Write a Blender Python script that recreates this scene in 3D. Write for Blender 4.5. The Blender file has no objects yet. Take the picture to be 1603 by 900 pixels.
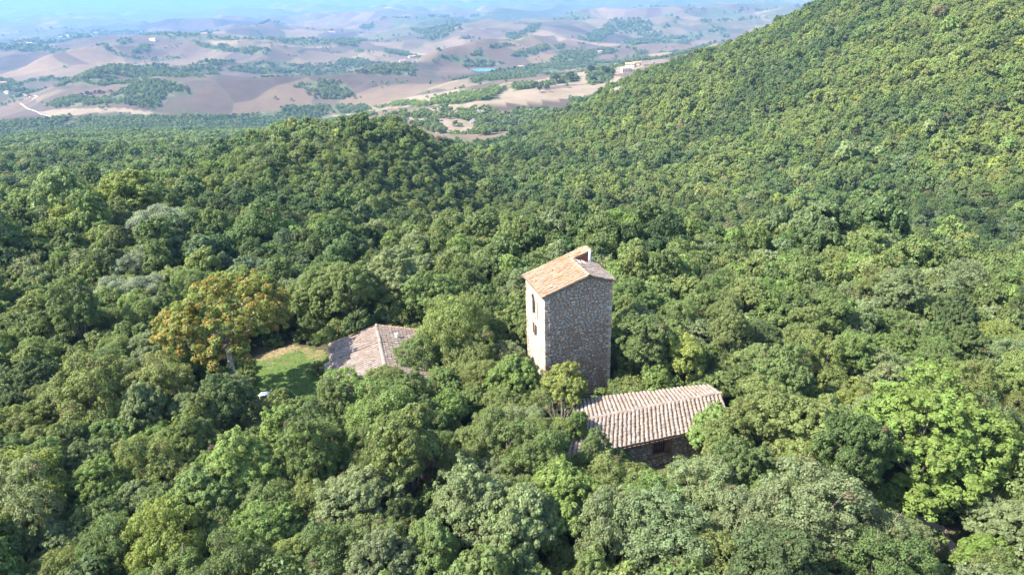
import bpy, math, random
import numpy as np
from mathutils import Vector

S = bpy.context.scene
COL = S.collection
R_ = math.radians

# ------------------------------------------------------------------ camera, sky, sun, exposure
EYE_H = 40.0
PITCH, ROLL = R_(23.27), R_(1.93)
FPX, IMW, IMH = 1080.0, 1603.0, 900.0
cF = np.array([0, math.cos(PITCH), -math.sin(PITCH)])
_U = np.array([0, math.sin(PITCH), math.cos(PITCH)]); _R = np.array([1.0, 0, 0])
cR = math.cos(ROLL) * _R - math.sin(ROLL) * _U
cU = math.cos(ROLL) * _U + math.sin(ROLL) * _R
cam = bpy.data.cameras.new('camera'); camo = bpy.data.objects.new('camera', cam); COL.objects.link(camo)
from mathutils import Matrix
camo.matrix_world = Matrix([[cR[0], cU[0], -cF[0], 0], [cR[1], cU[1], -cF[1], 0], [cR[2], cU[2], -cF[2], EYE_H], [0, 0, 0, 1]])
cam.sensor_width = 36; cam.lens = 36 * FPX / IMW; cam.clip_start = 0.5; cam.clip_end = 200000
S.camera = camo

SUN_EL = R_(47); SUN_PHI = R_(-12)         # phi: measured from -x towards +y
sun_dir = Vector((-math.cos(SUN_PHI) * math.cos(SUN_EL), math.sin(SUN_PHI) * math.cos(SUN_EL), math.sin(SUN_EL)))
W = bpy.data.worlds.new('World'); S.world = W; W.use_nodes = True
wn = W.node_tree.nodes; wl = W.node_tree.links
for n in list(wn): wn.remove(n)
sky = wn.new('ShaderNodeTexSky'); sky.sky_type = 'NISHITA'; sky.sun_disc = False
sky.sun_elevation = SUN_EL; sky.sun_rotation = math.atan2(sun_dir.x, sun_dir.y)
bg = wn.new('ShaderNodeBackground'); bg.inputs['Strength'].default_value = 0.15
wo = wn.new('ShaderNodeOutputWorld'); wl.new(sky.outputs[0], bg.inputs[0]); wl.new(bg.outputs[0], wo.inputs[0])
sl = bpy.data.lights.new('sun', 'SUN'); sl.energy = 4.7; sl.angle = R_(0.53); sl.color = (1.0, 0.93, 0.82)
so = bpy.data.objects.new('sun', sl); COL.objects.link(so); so.rotation_euler = (-sun_dir).to_track_quat('-Z', 'Y').to_euler()
so.location = (-60, 0, 120)
S.view_settings.view_transform = 'Standard'; S.view_settings.look = 'None'
S.view_settings.gamma = 1.0; S.view_settings.use_curve_mapping = False
S.view_settings.exposure = 1.93
S.render.engine = 'CYCLES'
S.cycles.max_bounces = 6; S.cycles.diffuse_bounces = 3; S.cycles.transmission_bounces = 3; S.cycles.volume_bounces = 0
S.cycles.glossy_bounces = 2; S.cycles.transparent_max_bounces = 4

# ------------------------------------------------------------------ helpers
def ray(u, v): return cF + (u - IMW / 2) / FPX * cR + (IMH / 2 - v) / FPX * cU
def at_z(u, v, z):
    d = ray(u, v); return np.array([0, 0, EYE_H]) + d * (z - EYE_H) / d[2]
def at_y(u, v, y):
    d = ray(u, v); return np.array([0, 0, EYE_H]) + d * y / d[1]
def project(P):
    d = np.asarray(P, float) - np.array([0, 0, EYE_H]); z = d @ cF
    zz = np.where(np.abs(z) < 1e-6, 1e-6, z)
    return IMW / 2 + FPX * (d @ cR) / zz, IMH / 2 - FPX * (d @ cU) / zz, z
def smooth(a, b, x):
    t = np.clip((np.asarray(x, float) - a) / (b - a), 0, 1); return t * t * (3 - 2 * t)
def vnoise(x, y, seed=0):
    x = np.asarray(x, float); y = np.asarray(y, float)
    xi = np.floor(x).astype(np.int64); yi = np.floor(y).astype(np.int64)
    fx = x - xi; fy = y - yi; fx = fx * fx * fx * (fx * (6 * fx - 15) + 10); fy = fy * fy * fy * (fy * (6 * fy - 15) + 10)
    def h(a, b):
        n = (a * 374761393 + b * 668265263 + seed * 974634721) & 0xffffffff
        n = ((n ^ (n >> 13)) * 1274126177) & 0xffffffff
        n = ((n ^ (n >> 15)) * 2246822519) & 0xffffffff
        return ((n ^ (n >> 16)) & 0xffff) / 65535.0
    a = h(xi, yi); b = h(xi + 1, yi); c = h(xi, yi + 1); d = h(xi + 1, yi + 1)
    return (a * (1 - fx) + b * fx) * (1 - fy) + (c * (1 - fx) + d * fx) * fy
def fbm(x, y, seed=0, o=3):
    s = 0; a = 0.5; t = 0
    for i in range(o):
        s = s + a * vnoise(x * 2 ** i + 7.3 * i, y * 2 ** i - 3.1 * i, seed + i); t += a; a *= 0.5
    return s / t
def in_poly(px, py, poly):
    px = np.asarray(px, float); py = np.asarray(py, float)
    ins = np.zeros(px.shape, bool); n = len(poly)
    for i in range(n):
        x1, y1 = poly[i][0], poly[i][1]; x2, y2 = poly[(i + 1) % n][0], poly[(i + 1) % n][1]
        if y1 == y2: continue
        c = ((y1 > py) != (y2 > py)) & (px < (x2 - x1) * (py - y1) / (y2 - y1) + x1)
        ins ^= c
    return ins
def seg_dist(px, py, pts):
    px = np.asarray(px, float); py = np.asarray(py, float); best = np.full(px.shape, 1e9)
    for (x1, y1), (x2, y2) in zip(pts[:-1], pts[1:]):
        dx, dy = x2 - x1, y2 - y1; L = dx * dx + dy * dy + 1e-9
        t = np.clip(((px - x1) * dx + (py - y1) * dy) / L, 0, 1)
        best = np.minimum(best, np.hypot(px - x1 - t * dx, py - y1 - t * dy))
    return best
def mesh_np(name, V, F, attrs=None, mats=(), fmat=None, smooth_shade=False):
    """V (n,3), F list of faces or an (m,k) array; attrs {name: (domain, type, array)}"""
    me = bpy.data.meshes.new(name)
    V = np.asarray(V, np.float32)
    if isinstance(F, np.ndarray):
        m, k = F.shape; loops = F.reshape(-1); starts = np.arange(0, m * k, k)
    else:
        m = len(F); loops = np.fromiter((i for f in F for i in f), np.int64)
        lens = np.fromiter((len(f) for f in F), np.int64); starts = np.concatenate([[0], np.cumsum(lens)[:-1]]) if m else np.zeros(0, int)
    me.vertices.add(len(V)); me.vertices.foreach_set('co', V.reshape(-1))
    me.loops.add(len(loops)); me.loops.foreach_set('vertex_index', loops.astype(np.int32))
    me.polygons.add(m); me.polygons.foreach_set('loop_start', starts.astype(np.int32))
    for n, (dom, ty, arr) in (attrs or {}).items():
        a = me.attributes.new(n, ty, dom)
        key = {'FLOAT': 'value', 'INT': 'value', 'FLOAT_VECTOR': 'vector', 'FLOAT_COLOR': 'color'}[ty]
        a.data.foreach_set(key, np.asarray(arr, np.int32 if ty == 'INT' else np.float32).reshape(-1))
    for mt in mats: me.materials.append(mt)
    if fmat is not None: me.polygons.foreach_set('material_index', np.asarray(fmat, np.int32))
    if smooth_shade: me.polygons.foreach_set('use_smooth', np.ones(m, bool))
    me.update(calc_edges=True); me.validate()
    return me
def link(name, me, parent=None, label=None, cat=None, group=None, kind=None, loc=None):
    o = bpy.data.objects.new(name, me); COL.objects.link(o)
    if parent is not None: o.parent = parent
    if loc is not None: o.location = loc
    if label: o['label'] = label
    if cat: o['category'] = cat
    if group: o['group'] = group
    if kind: o['kind'] = kind
    return o
def thing(name, label, cat, loc=(0, 0, 0), rz=0, group=None):
    o = link(name, None, None, label, cat, group, None, loc); o.rotation_euler = (0, 0, rz); return o
class MB:
    """collects polygons; builds ONE mesh"""
    def __init__(s): s.v = []; s.f = []; s.a = []
    def poly(s, pts, a=0.5):
        n = len(s.v); s.v += [tuple(map(float, p)) for p in pts]; s.f.append(tuple(range(n, n + len(pts)))); s.a.append(a)
    def box(s, o, ax, ay, az, a=0.5):
        o, ax, ay, az = map(lambda q: np.array(q, float), (o, ax, ay, az))
        c = [o, o + ax, o + ax + ay, o + ay]; t = [p + az for p in c]; n = len(s.v)
        s.v += [tuple(p) for p in c + t]
        for f in ((3, 2, 1, 0), (4, 5, 6, 7), (0, 1, 5, 4), (1, 2, 6, 5), (2, 3, 7, 6), (3, 0, 4, 7)):
            s.f.append(tuple(n + i for i in f)); s.a.append(a)
    def tube(s, pts, rad, k=6, a=0.5, cap=True):
        pts = [np.array(p, float) for p in pts]; base = len(s.v); up = np.array([0.31, 0.2, 0.93])
        for i, p in enumerate(pts):
            d = pts[min(i + 1, len(pts) - 1)] - pts[max(i - 1, 0)]; d = d / (np.linalg.norm(d) + 1e-9)
            e = np.cross(d, up if abs(d @ up) < 0.95 else np.array([1.0, 0, 0])); e /= np.linalg.norm(e) + 1e-9; g = np.cross(d, e)
            for j in range(k):
                t = 2 * math.pi * j / k; s.v.append(tuple(p + rad[i] * (math.cos(t) * e + math.sin(t) * g)))
        for i in range(len(pts) - 1):
            for j in range(k):
                q = base + i * k; s.f.append((q + j, q + (j + 1) % k, q + k + (j + 1) % k, q + k + j)); s.a.append(a)
        if cap:
            s.f.append(tuple(base + j for j in range(k))[::-1]); s.a.append(a)
            s.f.append(tuple(base + (len(pts) - 1) * k + j for j in range(k))); s.a.append(a)
    def mesh(s, name, mats=(), sm=False):
        return mesh_np(name, np.array(s.v), s.f, {'var': ('FACE', 'FLOAT', np.array(s.a))}, mats, smooth_shade=sm)
    def build(s, name, mat, parent=None, sm=False, **k):
        return link(name, s.mesh(name, [mat], sm), parent, **k)

# ------------------------------------------------------------------ materials
def new_mat(name):
    m = bpy.data.materials.new(name); m.use_nodes = True; nt = m.node_tree
    for n in list(nt.nodes): nt.nodes.remove(n)
    out = nt.nodes.new('ShaderNodeOutputMaterial')
    return m, nt, out
def N(nt, ty, **kw):
    n = nt.nodes.new(ty)
    for k, v in kw.items(): setattr(n, k, v)
    return n
def ramp(nt, fac, stops, interp='LINEAR'):
    r = N(nt, 'ShaderNodeValToRGB'); r.color_ramp.interpolation = interp
    el = r.color_ramp.elements
    while len(el) < len(stops): el.new(0.5)
    for e, (p, c) in zip(el, stops): e.position = p; e.color = (*c, 1)
    nt.links.new(fac, r.inputs[0]); return r.outputs[0]
def mixc(nt, fac, a, b, mode='MIX'):
    m = N(nt, 'ShaderNodeMix', data_type='RGBA', blend_type=mode)
    for s, v in ((0, fac), (6, a), (7, b)):
        if isinstance(v, (int, float)): m.inputs[s].default_value = v
        elif isinstance(v, tuple): m.inputs[s].default_value = (*v, 1)
        else: nt.links.new(v, m.inputs[s])
    return m.outputs[2]
def maprange(nt, v, a, b, c, d):
    m = N(nt, 'ShaderNodeMapRange'); nt.links.new(v, m.inputs[0])
    for i, x in enumerate((a, b, c, d)): m.inputs[1 + i].default_value = x
    return m.outputs[0]
def math_(nt, op, a, b):
    m = N(nt, 'ShaderNodeMath', operation=op)
    for i, v in enumerate((a, b)):
        if isinstance(v, (int, float)): m.inputs[i].default_value = v
        else: nt.links.new(v, m.inputs[i])
    return m.outputs[0]
def noise(nt, scale, detail=3, rough=0.55, vec=None, dim='3D'):
    n = N(nt, 'ShaderNodeTexNoise'); n.inputs['Scale'].default_value = scale; n.inputs['Detail'].default_value = detail
    n.inputs['Roughness'].default_value = rough
    if vec is not None: nt.links.new(vec, n.inputs['Vector'])
    return n.outputs['Fac']
def pos(nt): return N(nt, 'ShaderNodeNewGeometry').outputs['Position']
def objco(nt): return N(nt, 'ShaderNodeTexCoord').outputs['Object']
def attr(nt, name, ty='GEOMETRY'): return N(nt, 'ShaderNodeAttribute', attribute_name=name, attribute_type=ty)
def principled(nt, out, col, rough=0.85, spec=0.2, bump=None, bstr=0.4, bdist=0.05):
    p = N(nt, 'ShaderNodeBsdfPrincipled')
    if isinstance(col, tuple): p.inputs['Base Color'].default_value = (*col, 1)
    else: nt.links.new(col, p.inputs['Base Color'])
    p.inputs['Roughness'].default_value = rough; p.inputs['Specular IOR Level'].default_value = spec
    if bump is not None:
        b = N(nt, 'ShaderNodeBump'); b.inputs['Strength'].default_value = bstr; b.inputs['Distance'].default_value = bdist
        nt.links.new(bump, b.inputs['Height']); nt.links.new(b.outputs[0], p.inputs['Normal'])
    nt.links.new(p.outputs[0], out.inputs['Surface']); return p
def leaf_mat(name, source, second=None):
    """source: 'OBJ' object colour, 'INST' instance tint. second: colour mixed in by the face attribute accent."""
    m, nt, out = new_mat(name)
    var = attr(nt, 'var').outputs['Fac']
    if source == 'OBJ': tint = N(nt, 'ShaderNodeObjectInfo').outputs['Color']
    else: tint = attr(nt, 'tint', 'INSTANCER').outputs['Color']
    b = N(nt, 'ShaderNodeHueSaturation'); nt.links.new(tint, b.inputs['Color'])
    nt.links.new(maprange(nt, var, 0, 1, 0.485, 0.515), b.inputs['Hue'])
    nt.links.new(maprange(nt, var, 0, 1, 0.62, 1.4), b.inputs['Value'])
    c = b.outputs[0]
    if second:
        c = mixc(nt, attr(nt, 'accent').outputs['Fac'], c, second)
    p = N(nt, 'ShaderNodeBsdfPrincipled'); nt.links.new(c, p.inputs['Base Color'])
    p.inputs['Roughness'].default_value = 0.6; p.inputs['Specular IOR Level'].default_value = 0.3
    t = N(nt, 'ShaderNodeBsdfTranslucent'); nt.links.new(mixc(nt, 1.0, c, (1.15, 1.1, 0.6), 'MULTIPLY'), t.inputs[0])
    mx = N(nt, 'ShaderNodeMixShader'); mx.inputs[0].default_value = 0.48
    nt.links.new(p.outputs[0], mx.inputs[1]); nt.links.new(t.outputs[0], mx.inputs[2]); nt.links.new(mx.outputs[0], out.inputs[0])
    return m
M = {}
M['leaf'] = leaf_mat('leaf_green', 'OBJ', (0.17, 0.115, 0.07))
M['leaf_far'] = leaf_mat('leaf_green_woodland', 'INST', (0.17, 0.115, 0.07))
M['leaf_autumn'] = leaf_mat('leaf_autumn', 'OBJ', (0.42, 0.25, 0.06))
def bark(name, c1, c2):
    m, nt, out = new_mat(name); n = noise(nt, 3.0, 5, 0.65, objco(nt))
    principled(nt, out, ramp(nt, n, [(0.3, c1), (0.7, c2)]), 0.9, 0.1, n, 0.6, 0.05); return m
M['bark'] = bark('bark', (0.10, 0.085, 0.07), (0.24, 0.21, 0.18))
M['bark_pale'] = bark('bark_pale', (0.26, 0.24, 0.22), (0.48, 0.46, 0.43))

def stone_mat():
    m, nt, out = new_mat('rubble_stone'); var = attr(nt, 'var').outputs['Fac']
    c = ramp(nt, var, [(0.0, (0.165, 0.136, 0.107)), (0.22, (0.275, 0.242, 0.209)), (0.45, (0.418, 0.374, 0.326)), (0.62, (0.264, 0.197, 0.144)), (0.78, (0.237, 0.136, 0.088)), (0.9, (0.473, 0.399, 0.312)), (1.0, (0.319, 0.187, 0.116))])
    n = noise(nt, 5.0, 6, 0.7, pos(nt)); n2 = noise(nt, 0.6, 3, 0.6, pos(nt))
    c = mixc(nt, 1.0, c, ramp(nt, n, [(0.25, (0.72, 0.71, 0.7)), (0.75, (1.22, 1.2, 1.16))]), 'MULTIPLY')
    c = mixc(nt, maprange(nt, n2, 0.52, 0.75, 0, 0.5), c, (0.30, 0.22, 0.16))
    principled(nt, out, c, 0.92, 0.12, n, 0.7, 0.04); return m
M['stone'] = stone_mat()
def mortar_mat(name, c1, c2):
    m, nt, out = new_mat(name); n = noise(nt, 2.2, 6, 0.68, pos(nt)); n2 = noise(nt, 14, 4, 0.6, pos(nt))
    c = ramp(nt, n, [(0.3, c1), (0.7, c2)])
    c = mixc(nt, 1.0, c, ramp(nt, n2, [(0.3, (0.8, 0.8, 0.8)), (0.7, (1.15, 1.15, 1.15))]), 'MULTIPLY')
    principled(nt, out, c, 0.95, 0.05, n2, 0.5, 0.03); return m
M['mortar'] = mortar_mat('lime_mortar', (0.14, 0.112, 0.086), (0.23, 0.19, 0.15))
M['ridge_mortar'] = mortar_mat('ridge_mortar', (0.16, 0.138, 0.118), (0.25, 0.22, 0.19)); M['plaster_sunlit'] = mortar_mat('plaster_and_sunlit_wall', (0.25, 0.218, 0.175), (0.38, 0.34, 0.285))  # house plaster; on the tower's left side it also carries painted sunlight
def tile_mat(name, stops, joined):
    m, nt, out = new_mat(name)
    r = attr(nt, 'var').outputs['Fac'] if joined else N(nt, 'ShaderNodeObjectInfo').outputs['Random']
    c = ramp(nt, r, stops); n = noise(nt, 3.4, 6, 0.72, pos(nt)); n2 = noise(nt, 11, 5, 0.65, pos(nt))
    c = mixc(nt, maprange(nt, n, 0.5, 0.68, 0, 0.75), c, (0.30, 0.265, 0.23))       # pale lichen
    c = mixc(nt, maprange(nt, n2, 0.6, 0.72, 0, 0.7), c, (0.13, 0.10, 0.085))       # dark moss
    principled(nt, out, c, 0.9, 0.12, n2, 0.5, 0.02); return m
T_OLD = [(0, (0.174, 0.130, 0.105)), (0.25, (0.237, 0.192, 0.161)), (0.5, (0.194, 0.157, 0.135)), (0.7, (0.211, 0.145, 0.105)), (0.85, (0.269, 0.232, 0.198)), (1, (0.135, 0.106, 0.087))]
T_ORANGE = [(0, (0.246, 0.132, 0.073)), (0.3, (0.323, 0.199, 0.121)), (0.55, (0.269, 0.172, 0.121)), (0.8, (0.384, 0.238, 0.139)), (1, (0.231, 0.103, 0.048))]
M['tile_old'] = tile_mat('weathered_tile', T_OLD, False); M['tile_old_joined'] = tile_mat('weathered_tile_field', T_OLD, True)
M['tile_orange'] = tile_mat('orange_tile', T_ORANGE, False)
def plain_mat(name, c, rough=0.8, spec=0.2, vary=0.25, sc=6.0):
    m, nt, out = new_mat(name); n = noise(nt, sc, 4, 0.6, objco(nt))
    col = ramp(nt, n, [(0.3, tuple(x * (1 - vary) for x in c)), (0.7, tuple(min(1, x * (1 + vary)) for x in c))])
    principled(nt, out, col, rough, spec, n, 0.25, 0.02); return m
M['underlay'] = plain_mat('roof_underlay', (0.15, 0.11, 0.085), vary=0.3)
M['wood'] = plain_mat('brown_timber', (0.16, 0.085, 0.045), vary=0.3)
M['redwood'] = plain_mat('red_brown_timber', (0.20, 0.075, 0.045), vary=0.3)
M['iron'] = plain_mat('rusty_iron', (0.12, 0.07, 0.05))
M['white'] = plain_mat('white_paint', (0.72, 0.73, 0.72), 0.6, 0.3, 0.08)
M['glass'] = plain_mat('dark_glass', (0.02, 0.025, 0.03), 0.12, 0.5, 0.1)
M['far_wall'] = plain_mat('pale_render', (0.55, 0.48, 0.39), vary=0.1, sc=0.5)
M['far_roof'] = plain_mat('far_roof_tile', (0.42, 0.22, 0.13), vary=0.2, sc=0.8)
M['rock'] = mortar_mat('pale_limestone', (0.13, 0.118, 0.10), (0.26, 0.24, 0.215))

# ------------------------------------------------------------------ terrain: measured points, smooth surface through them
CAN = 5.0                       # canopy height over the ground
ctl = []                        # world points (x, y, z)
for x, y, z in [(0, 12, 0), (-30, 20, 0), (30, 20, 0), (-25, 45, 0), (25, 45, 0), (0, 45, 0), (-45, 60, 0), (45, 60, .5), (0, 66, 0), (-22, 70, 0), (-34, 78, 0), (15, 56, 0),
                (-70, 85, -1), (62, 72, 1), (80, 50, 4), (-60, 30, 0), (0, -40, 3), (50, -30, 6), (-60, -30, 2), (0, -300, 40), (300, -200, 80), (-300, -200, 10), (0, -2000, 120),
                (2000, -1500, 160), (-2000, -1500, -60), (700, 100, 120), (300, 60, 50), (2500, 300, 160), (-300, 60, -40), (-800, 100, -110), (-2500, 200, -180),
                (1500, 900, 90), (3000, 2500, -100), (900, 1300, -20), (-8000, 2000, -187), (9000, 3000, -187)]:
    ctl.append((x, y, z))
for u, v, y in [(1000, 430, 88), (870, 388, 128), (720, 405, 98), (560, 425, 92), (400, 415, 92), (250, 400, 94), (100, 395, 96), (-60, 385, 98),
                (1000, 385, 160), (1200, 402, 135), (1330, 400, 150), (1460, 430, 108), (1620, 440, 92), (1570, 520, 66),
                (722, 338, 212), (600, 350, 146), (450, 325, 150), (300, 330, 128), (150, 330, 128), (-20, 335, 132),
                (560, 188, 262), (640, 208, 268), (480, 206, 250), (400, 242, 215), (700, 246, 283), (350, 290, 165),
                (230, 290, 200), (100, 283, 275), (0, 290, 250), (250, 243, 410), (100, 247, 430), (-40, 255, 420), (300, 217, 680), (100, 220, 690), (-40, 228, 640), (150, 203, 980), (400, 203, 880),
                (768, 255, 355), (748, 295, 285), (800, 330, 215), (790, 222, 560), (715, 208, 640),
                (1300, 270, 268), (1300, 150, 345), (1300, 60, 420), (1300, 20, 462), (1270, 18, 490), (1200, 52, 505), (1100, 84, 515), (1000, 112, 565), (900, 165, 575), (820, 203, 590),
                (1100, 200, 375), (1000, 250, 325), (900, 300, 265), (1000, 330, 228), (1150, 330, 215), (1500, 0, 365), (1500, 150, 268), (1500, 270, 212), (1600, 100, 276),
                (1600, 300, 184), (1600, 385, 140), (1450, 355, 180), (1620, -90, 420), (1400, -45, 480)]:
    p = at_y(u, v, y); ctl.append((p[0], p[1], p[2] - CAN))
for u, v, y in [(600, 182, 930), (660, 150, 1270), (880, 142, 1040), (760, 176, 860), (760, 196, 800), (1000, 105, 1230), (830, 120, 1450), (690, 172, 900), (940, 128, 1120)]:
    p = at_y(u, v, y); ctl.append(tuple(p))
for u, y, z in [(1000, 900, -105), (1100, 900, -70), (1200, 850, -50), (1300, 850, -15), (1450, 900, 30), (1620, 900, 50), (1200, 1500, -150), (1400, 1600, -120), (1620, 1700, -80)]:
    d = ray(u, 200); ctl.append((d[0] / d[1] * y, y, z))
for u in (-100, 200, 500, 800, 1100, 1400, 1700):
    d = ray(u, 50)
    for y in (2400, 4200, 9000, 30000): ctl.append((d[0] / d[1] * y, y, -187))
for u in (-100, 100, 300, 480):
    d = ray(u, 150)
    for y in (1300, 1700): ctl.append((d[0] / d[1] * y, y, -187))
ctl = np.array(ctl); POND = at_y(757, 110, 2000.0)
def tl(x, y):
    r = np.hypot(x, y); return np.stack([np.arctan2(x, y) * 1.6, np.log(np.maximum(r, 10.0))], -1)
def kern(d): return np.where(d > 1e-9, d * d * np.log(np.maximum(d, 1e-9)), 0)
_P = tl(ctl[:, 0], ctl[:, 1]); _n = len(_P)
_A = np.zeros((_n + 3, _n + 3)); _A[:_n, :_n] = kern(np.linalg.norm(_P[:, None] - _P[None], axis=2)) + np.eye(_n) * 2e-4
_A[:_n, _n] = 1; _A[:_n, _n + 1:] = _P; _A[_n, :_n] = 1; _A[_n + 1:, :_n] = _P.T
_w = np.linalg.solve(_A, np.concatenate([ctl[:, 2], np.zeros(3)]))
def ground(x, y):
    x = np.asarray(x, float); y = np.asarray(y, float); sh = x.shape; x = x.ravel(); y = y.ravel()
    out = np.empty(len(x)); r = np.hypot(x, y)
    for i in range(0, len(x), 40000):
        q = tl(x[i:i + 40000], y[i:i + 40000]); d = np.sqrt(((q[:, None, :] - _P[None]) ** 2).sum(2))
        out[i:i + 40000] = kern(d) @ _w[:_n] + _w[_n] + q @ _w[_n + 1:]
    site = 1 - smooth(70, 100, np.hypot(x - 2, (y - 45) * 1.25))
    out = out * (1 - site)
    # hillside relief: small spurs and dips
    mid = smooth(110, 300, r) * (1 - smooth(1100, 1600, r))
    out += mid * ((fbm(x / 90, y / 90, 5) - 0.5) * 12)
    # rolling clay hills of the plain
    far = smooth(1150, 1900, r)
    a = fbm(x / 620 + 3, y / 520, 11, 3); b = 1 - np.abs(2 * vnoise(x / 800 - y / 1600, y / 900 + x / 2500, 23) - 1)
    out = out * (1 - far) + far * np.where(r > 6000, -187, np.clip(out, -215, -140)) + far * ((a - 0.5) * 105 + (b - 0.5) * 95) * (1 + smooth(3000, 12000, r) * 0.9)
    out += far * (1 - smooth(4500, 9000, r)) * ((1 - np.abs(2 * vnoise(x / 150 + y / 420, y / 330, 33) - 1)) * 10 + (fbm(x / 75, y / 95, 35, 2) - .5) * 5 + (1 - np.abs(2 * vnoise(x / 290 - y / 700, y / 560 + x / 900, 37) - 1)) * 14)
    # the pond lies level, the land in front of it drops away from the hillside
    dp = np.hypot((x - POND[0]) / 1.5, y - POND[1]); k = 1 - smooth(60, 150, dp); out = out * (1 - k) + (POND[2] - 2.0 * (1 - smooth(30, 60, dp))) * k
    lim = EYE_H + (POND[2] - EYE_H) * np.maximum(y, 1) / POND[1] - 3; k = (1 - smooth(.03, .09, np.abs(np.arctan2(x, y) - math.atan2(POND[0], POND[1])))) * smooth(1100, 1300, y) * (1 - smooth(POND[1] - 60, POND[1], y))
    out = out - k * np.maximum(out - lim, 0)
    # distant mountains
    th = np.arctan2(x, y)
    mt = smooth(15000, 26000, r) * (1 - smooth(34000, 44000, r))
    out += mt * (250 + 240 * fbm(x / 5200, y / 7000, 31, 3)) * (0.55 + 0.45 * smooth(0.1, -0.5, th))
    return out.reshape(sh)
def hit(u, v, lo=15.0, hi=60000.0):
    d = ray(u, v); t = np.geomspace(lo, hi, 900); P = np.array([0, 0, EYE_H]) + d[None] * t[:, None]
    g = ground(P[:, 0], P[:, 1]); k = np.nonzero(P[:, 2] < g)[0]
    if len(k) == 0: return None
    a, b = t[max(k[0] - 1, 0)], t[k[0]]
    for _ in range(14):
        c = 0.5 * (a + b); q = np.array([0, 0, EYE_H]) + d * c
        if q[2] < ground(q[:1], q[1:2])[0]: b = c
        else: a = c
    q = np.array([0, 0, EYE_H]) + d * b; return q
def hits(L): return [h for h in (hit(u, v) for u, v in L) if h is not None]

# land cover outlines, as read off the photograph and laid on the ground
forest_edge = [(-160, 206), (0, 197), (60, 191), (120, 187), (220, 189), (340, 190), (440, 192), (520, 190)]
fe = [h[:2] for h in hits(forest_edge)]
_d = lambda u, y: (lambda q: (q[0] / q[1] * y, y))(ray(u, 200))
fe += [_d(540, 520), _d(600, 500), _d(650, 500), _d(690, 520), _d(750, 540), _d(785, 620), _d(830, 780), _d(900, 900), _d(960, 1000), _d(1100, 1050), _d(1300, 1100), _d(1750, 1100)]
FOREST = [(-40, -30)] + [tuple(fe[0])] + [tuple(p) for p in fe[1:]] + [(500, -30)]
WOODS = [  # photo outlines of woods, thickets and hedges on the plain
    [(64, 162), (128, 153), (162, 155), (216, 128), (256, 128), (293, 137), (297, 147), (263, 160), (236, 173), (216, 168), (162, 163), (130, 168), (85, 170)],
    [(81, 120), (141, 119), (146, 127), (85, 125)], [(84, 133), (188, 127), (218, 130), (190, 134), (90, 137)],
    [(0, 75), (77, 63), (141, 54), (192, 48), (235, 53), (296, 52), (337, 58), (404, 60), (539, 64), (539, 71), (437, 67), (337, 65), (296, 61), (235, 58), (192, 54), (141, 61), (77, 69), (0, 81)],
    [(303, 66), (354, 72), (421, 80), (418, 88), (370, 84), (313, 74)],
    [(350, 110), (387, 101), (421, 94), (539, 97), (600, 99), (655, 108), (650, 119), (560, 117), (438, 115), (352, 114)],
    [(458, 135), (499, 125), (535, 129), (553, 150), (540, 156), (485, 154), (478, 146)],
    [(121, 183), (216, 184), (303, 182), (421, 176), (455, 166), (515, 165), (525, 178), (485, 188), (438, 188), (337, 188), (236, 190), (125, 190)],
    [(530, 94), (560, 91), (582, 98), (560, 103), (530, 103)], [(530, 104), (631, 103), (655, 121), (607, 117), (530, 116)],
    [(650, 86), (690, 84), (760, 96), (800, 100), (770, 105), (690, 96), (650, 91)],
    [(737, 130), (762, 114), (833, 102), (968, 92), (1016, 88), (1016, 95), (934, 104), (833, 117), (752, 131)],
    [(675, 165), (678, 156), (745, 146), (772, 136), (793, 133), (774, 155), (719, 164)],
    [(584, 168), (631, 162), (675, 165), (675, 169), (590, 172)], [(525, 165), (570, 165), (582, 173), (530, 178)],
    [(860, 126), (900, 120), (906, 126), (863, 133)], [(917, 121), (934, 110), (966, 110), (956, 126), (921, 135)],
    [(784, 50), (812, 53), (845, 37), (845, 46), (800, 62)], [(715, 64), (742, 56), (739, 62)], [(735, 87), (800, 71), (808, 73), (750, 87)],
    [(796, 89), (833, 76), (884, 71), (886, 77), (826, 90)], [(860, 96), (880, 82), (951, 77), (968, 81), (900, 95)],
    [(641, 47), (712, 39), (709, 48), (648, 51)], [(530, 57), (560, 65), (592, 56), (560, 74), (530, 73)],
    [(0, 125), (18, 126), (40, 140), (20, 150), (0, 148)], [(800, 135), (860, 128), (866, 134), (808, 142)],
    [(900, 60), (950, 40), (965, 50), (925, 66)], [(975, 66), (1080, 52), (1130, 46), (1100, 58), (990, 74)],
    [(-20, 194), (60, 188), (140, 186), (220, 188), (220, 196), (100, 204), (-20, 208)], [(205, 85), (240, 72), (232, 84)], [(600, 78), (640, 84), (648, 90), (606, 84)],
]
woods_w = [[tuple(h[:2]) for h in hits(w)] for w in WOODS]
woods_w = [w for w in woods_w if len(w) > 2]
LAWN = [tuple(at_z(u, v, 0)[:2]) for u, v in [(382, 585), (395, 560), (425, 547), (455, 540), (500, 545), (520, 560), (530, 600), (500, 640), (430, 635), (395, 612)]]
PATH = [tuple(at_z(u, v, 0)[:2]) for u, v in [(1330, 770), (1400, 792), (1440, 815), (1475, 850), (1500, 880), (1530, 905), (1580, 960)]]
ROAD = [tuple(h[:2]) for h in hits([(-30, 140), (8, 146), (36, 146), (58, 152), (48, 158), (31, 162), (49, 172), (66, 180), (86, 186)])]
ROAD2 = [tuple(h[:2]) for h in hits([(655, 108), (668, 119), (655, 124), (650, 146), (600, 158), (560, 160)])]

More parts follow.
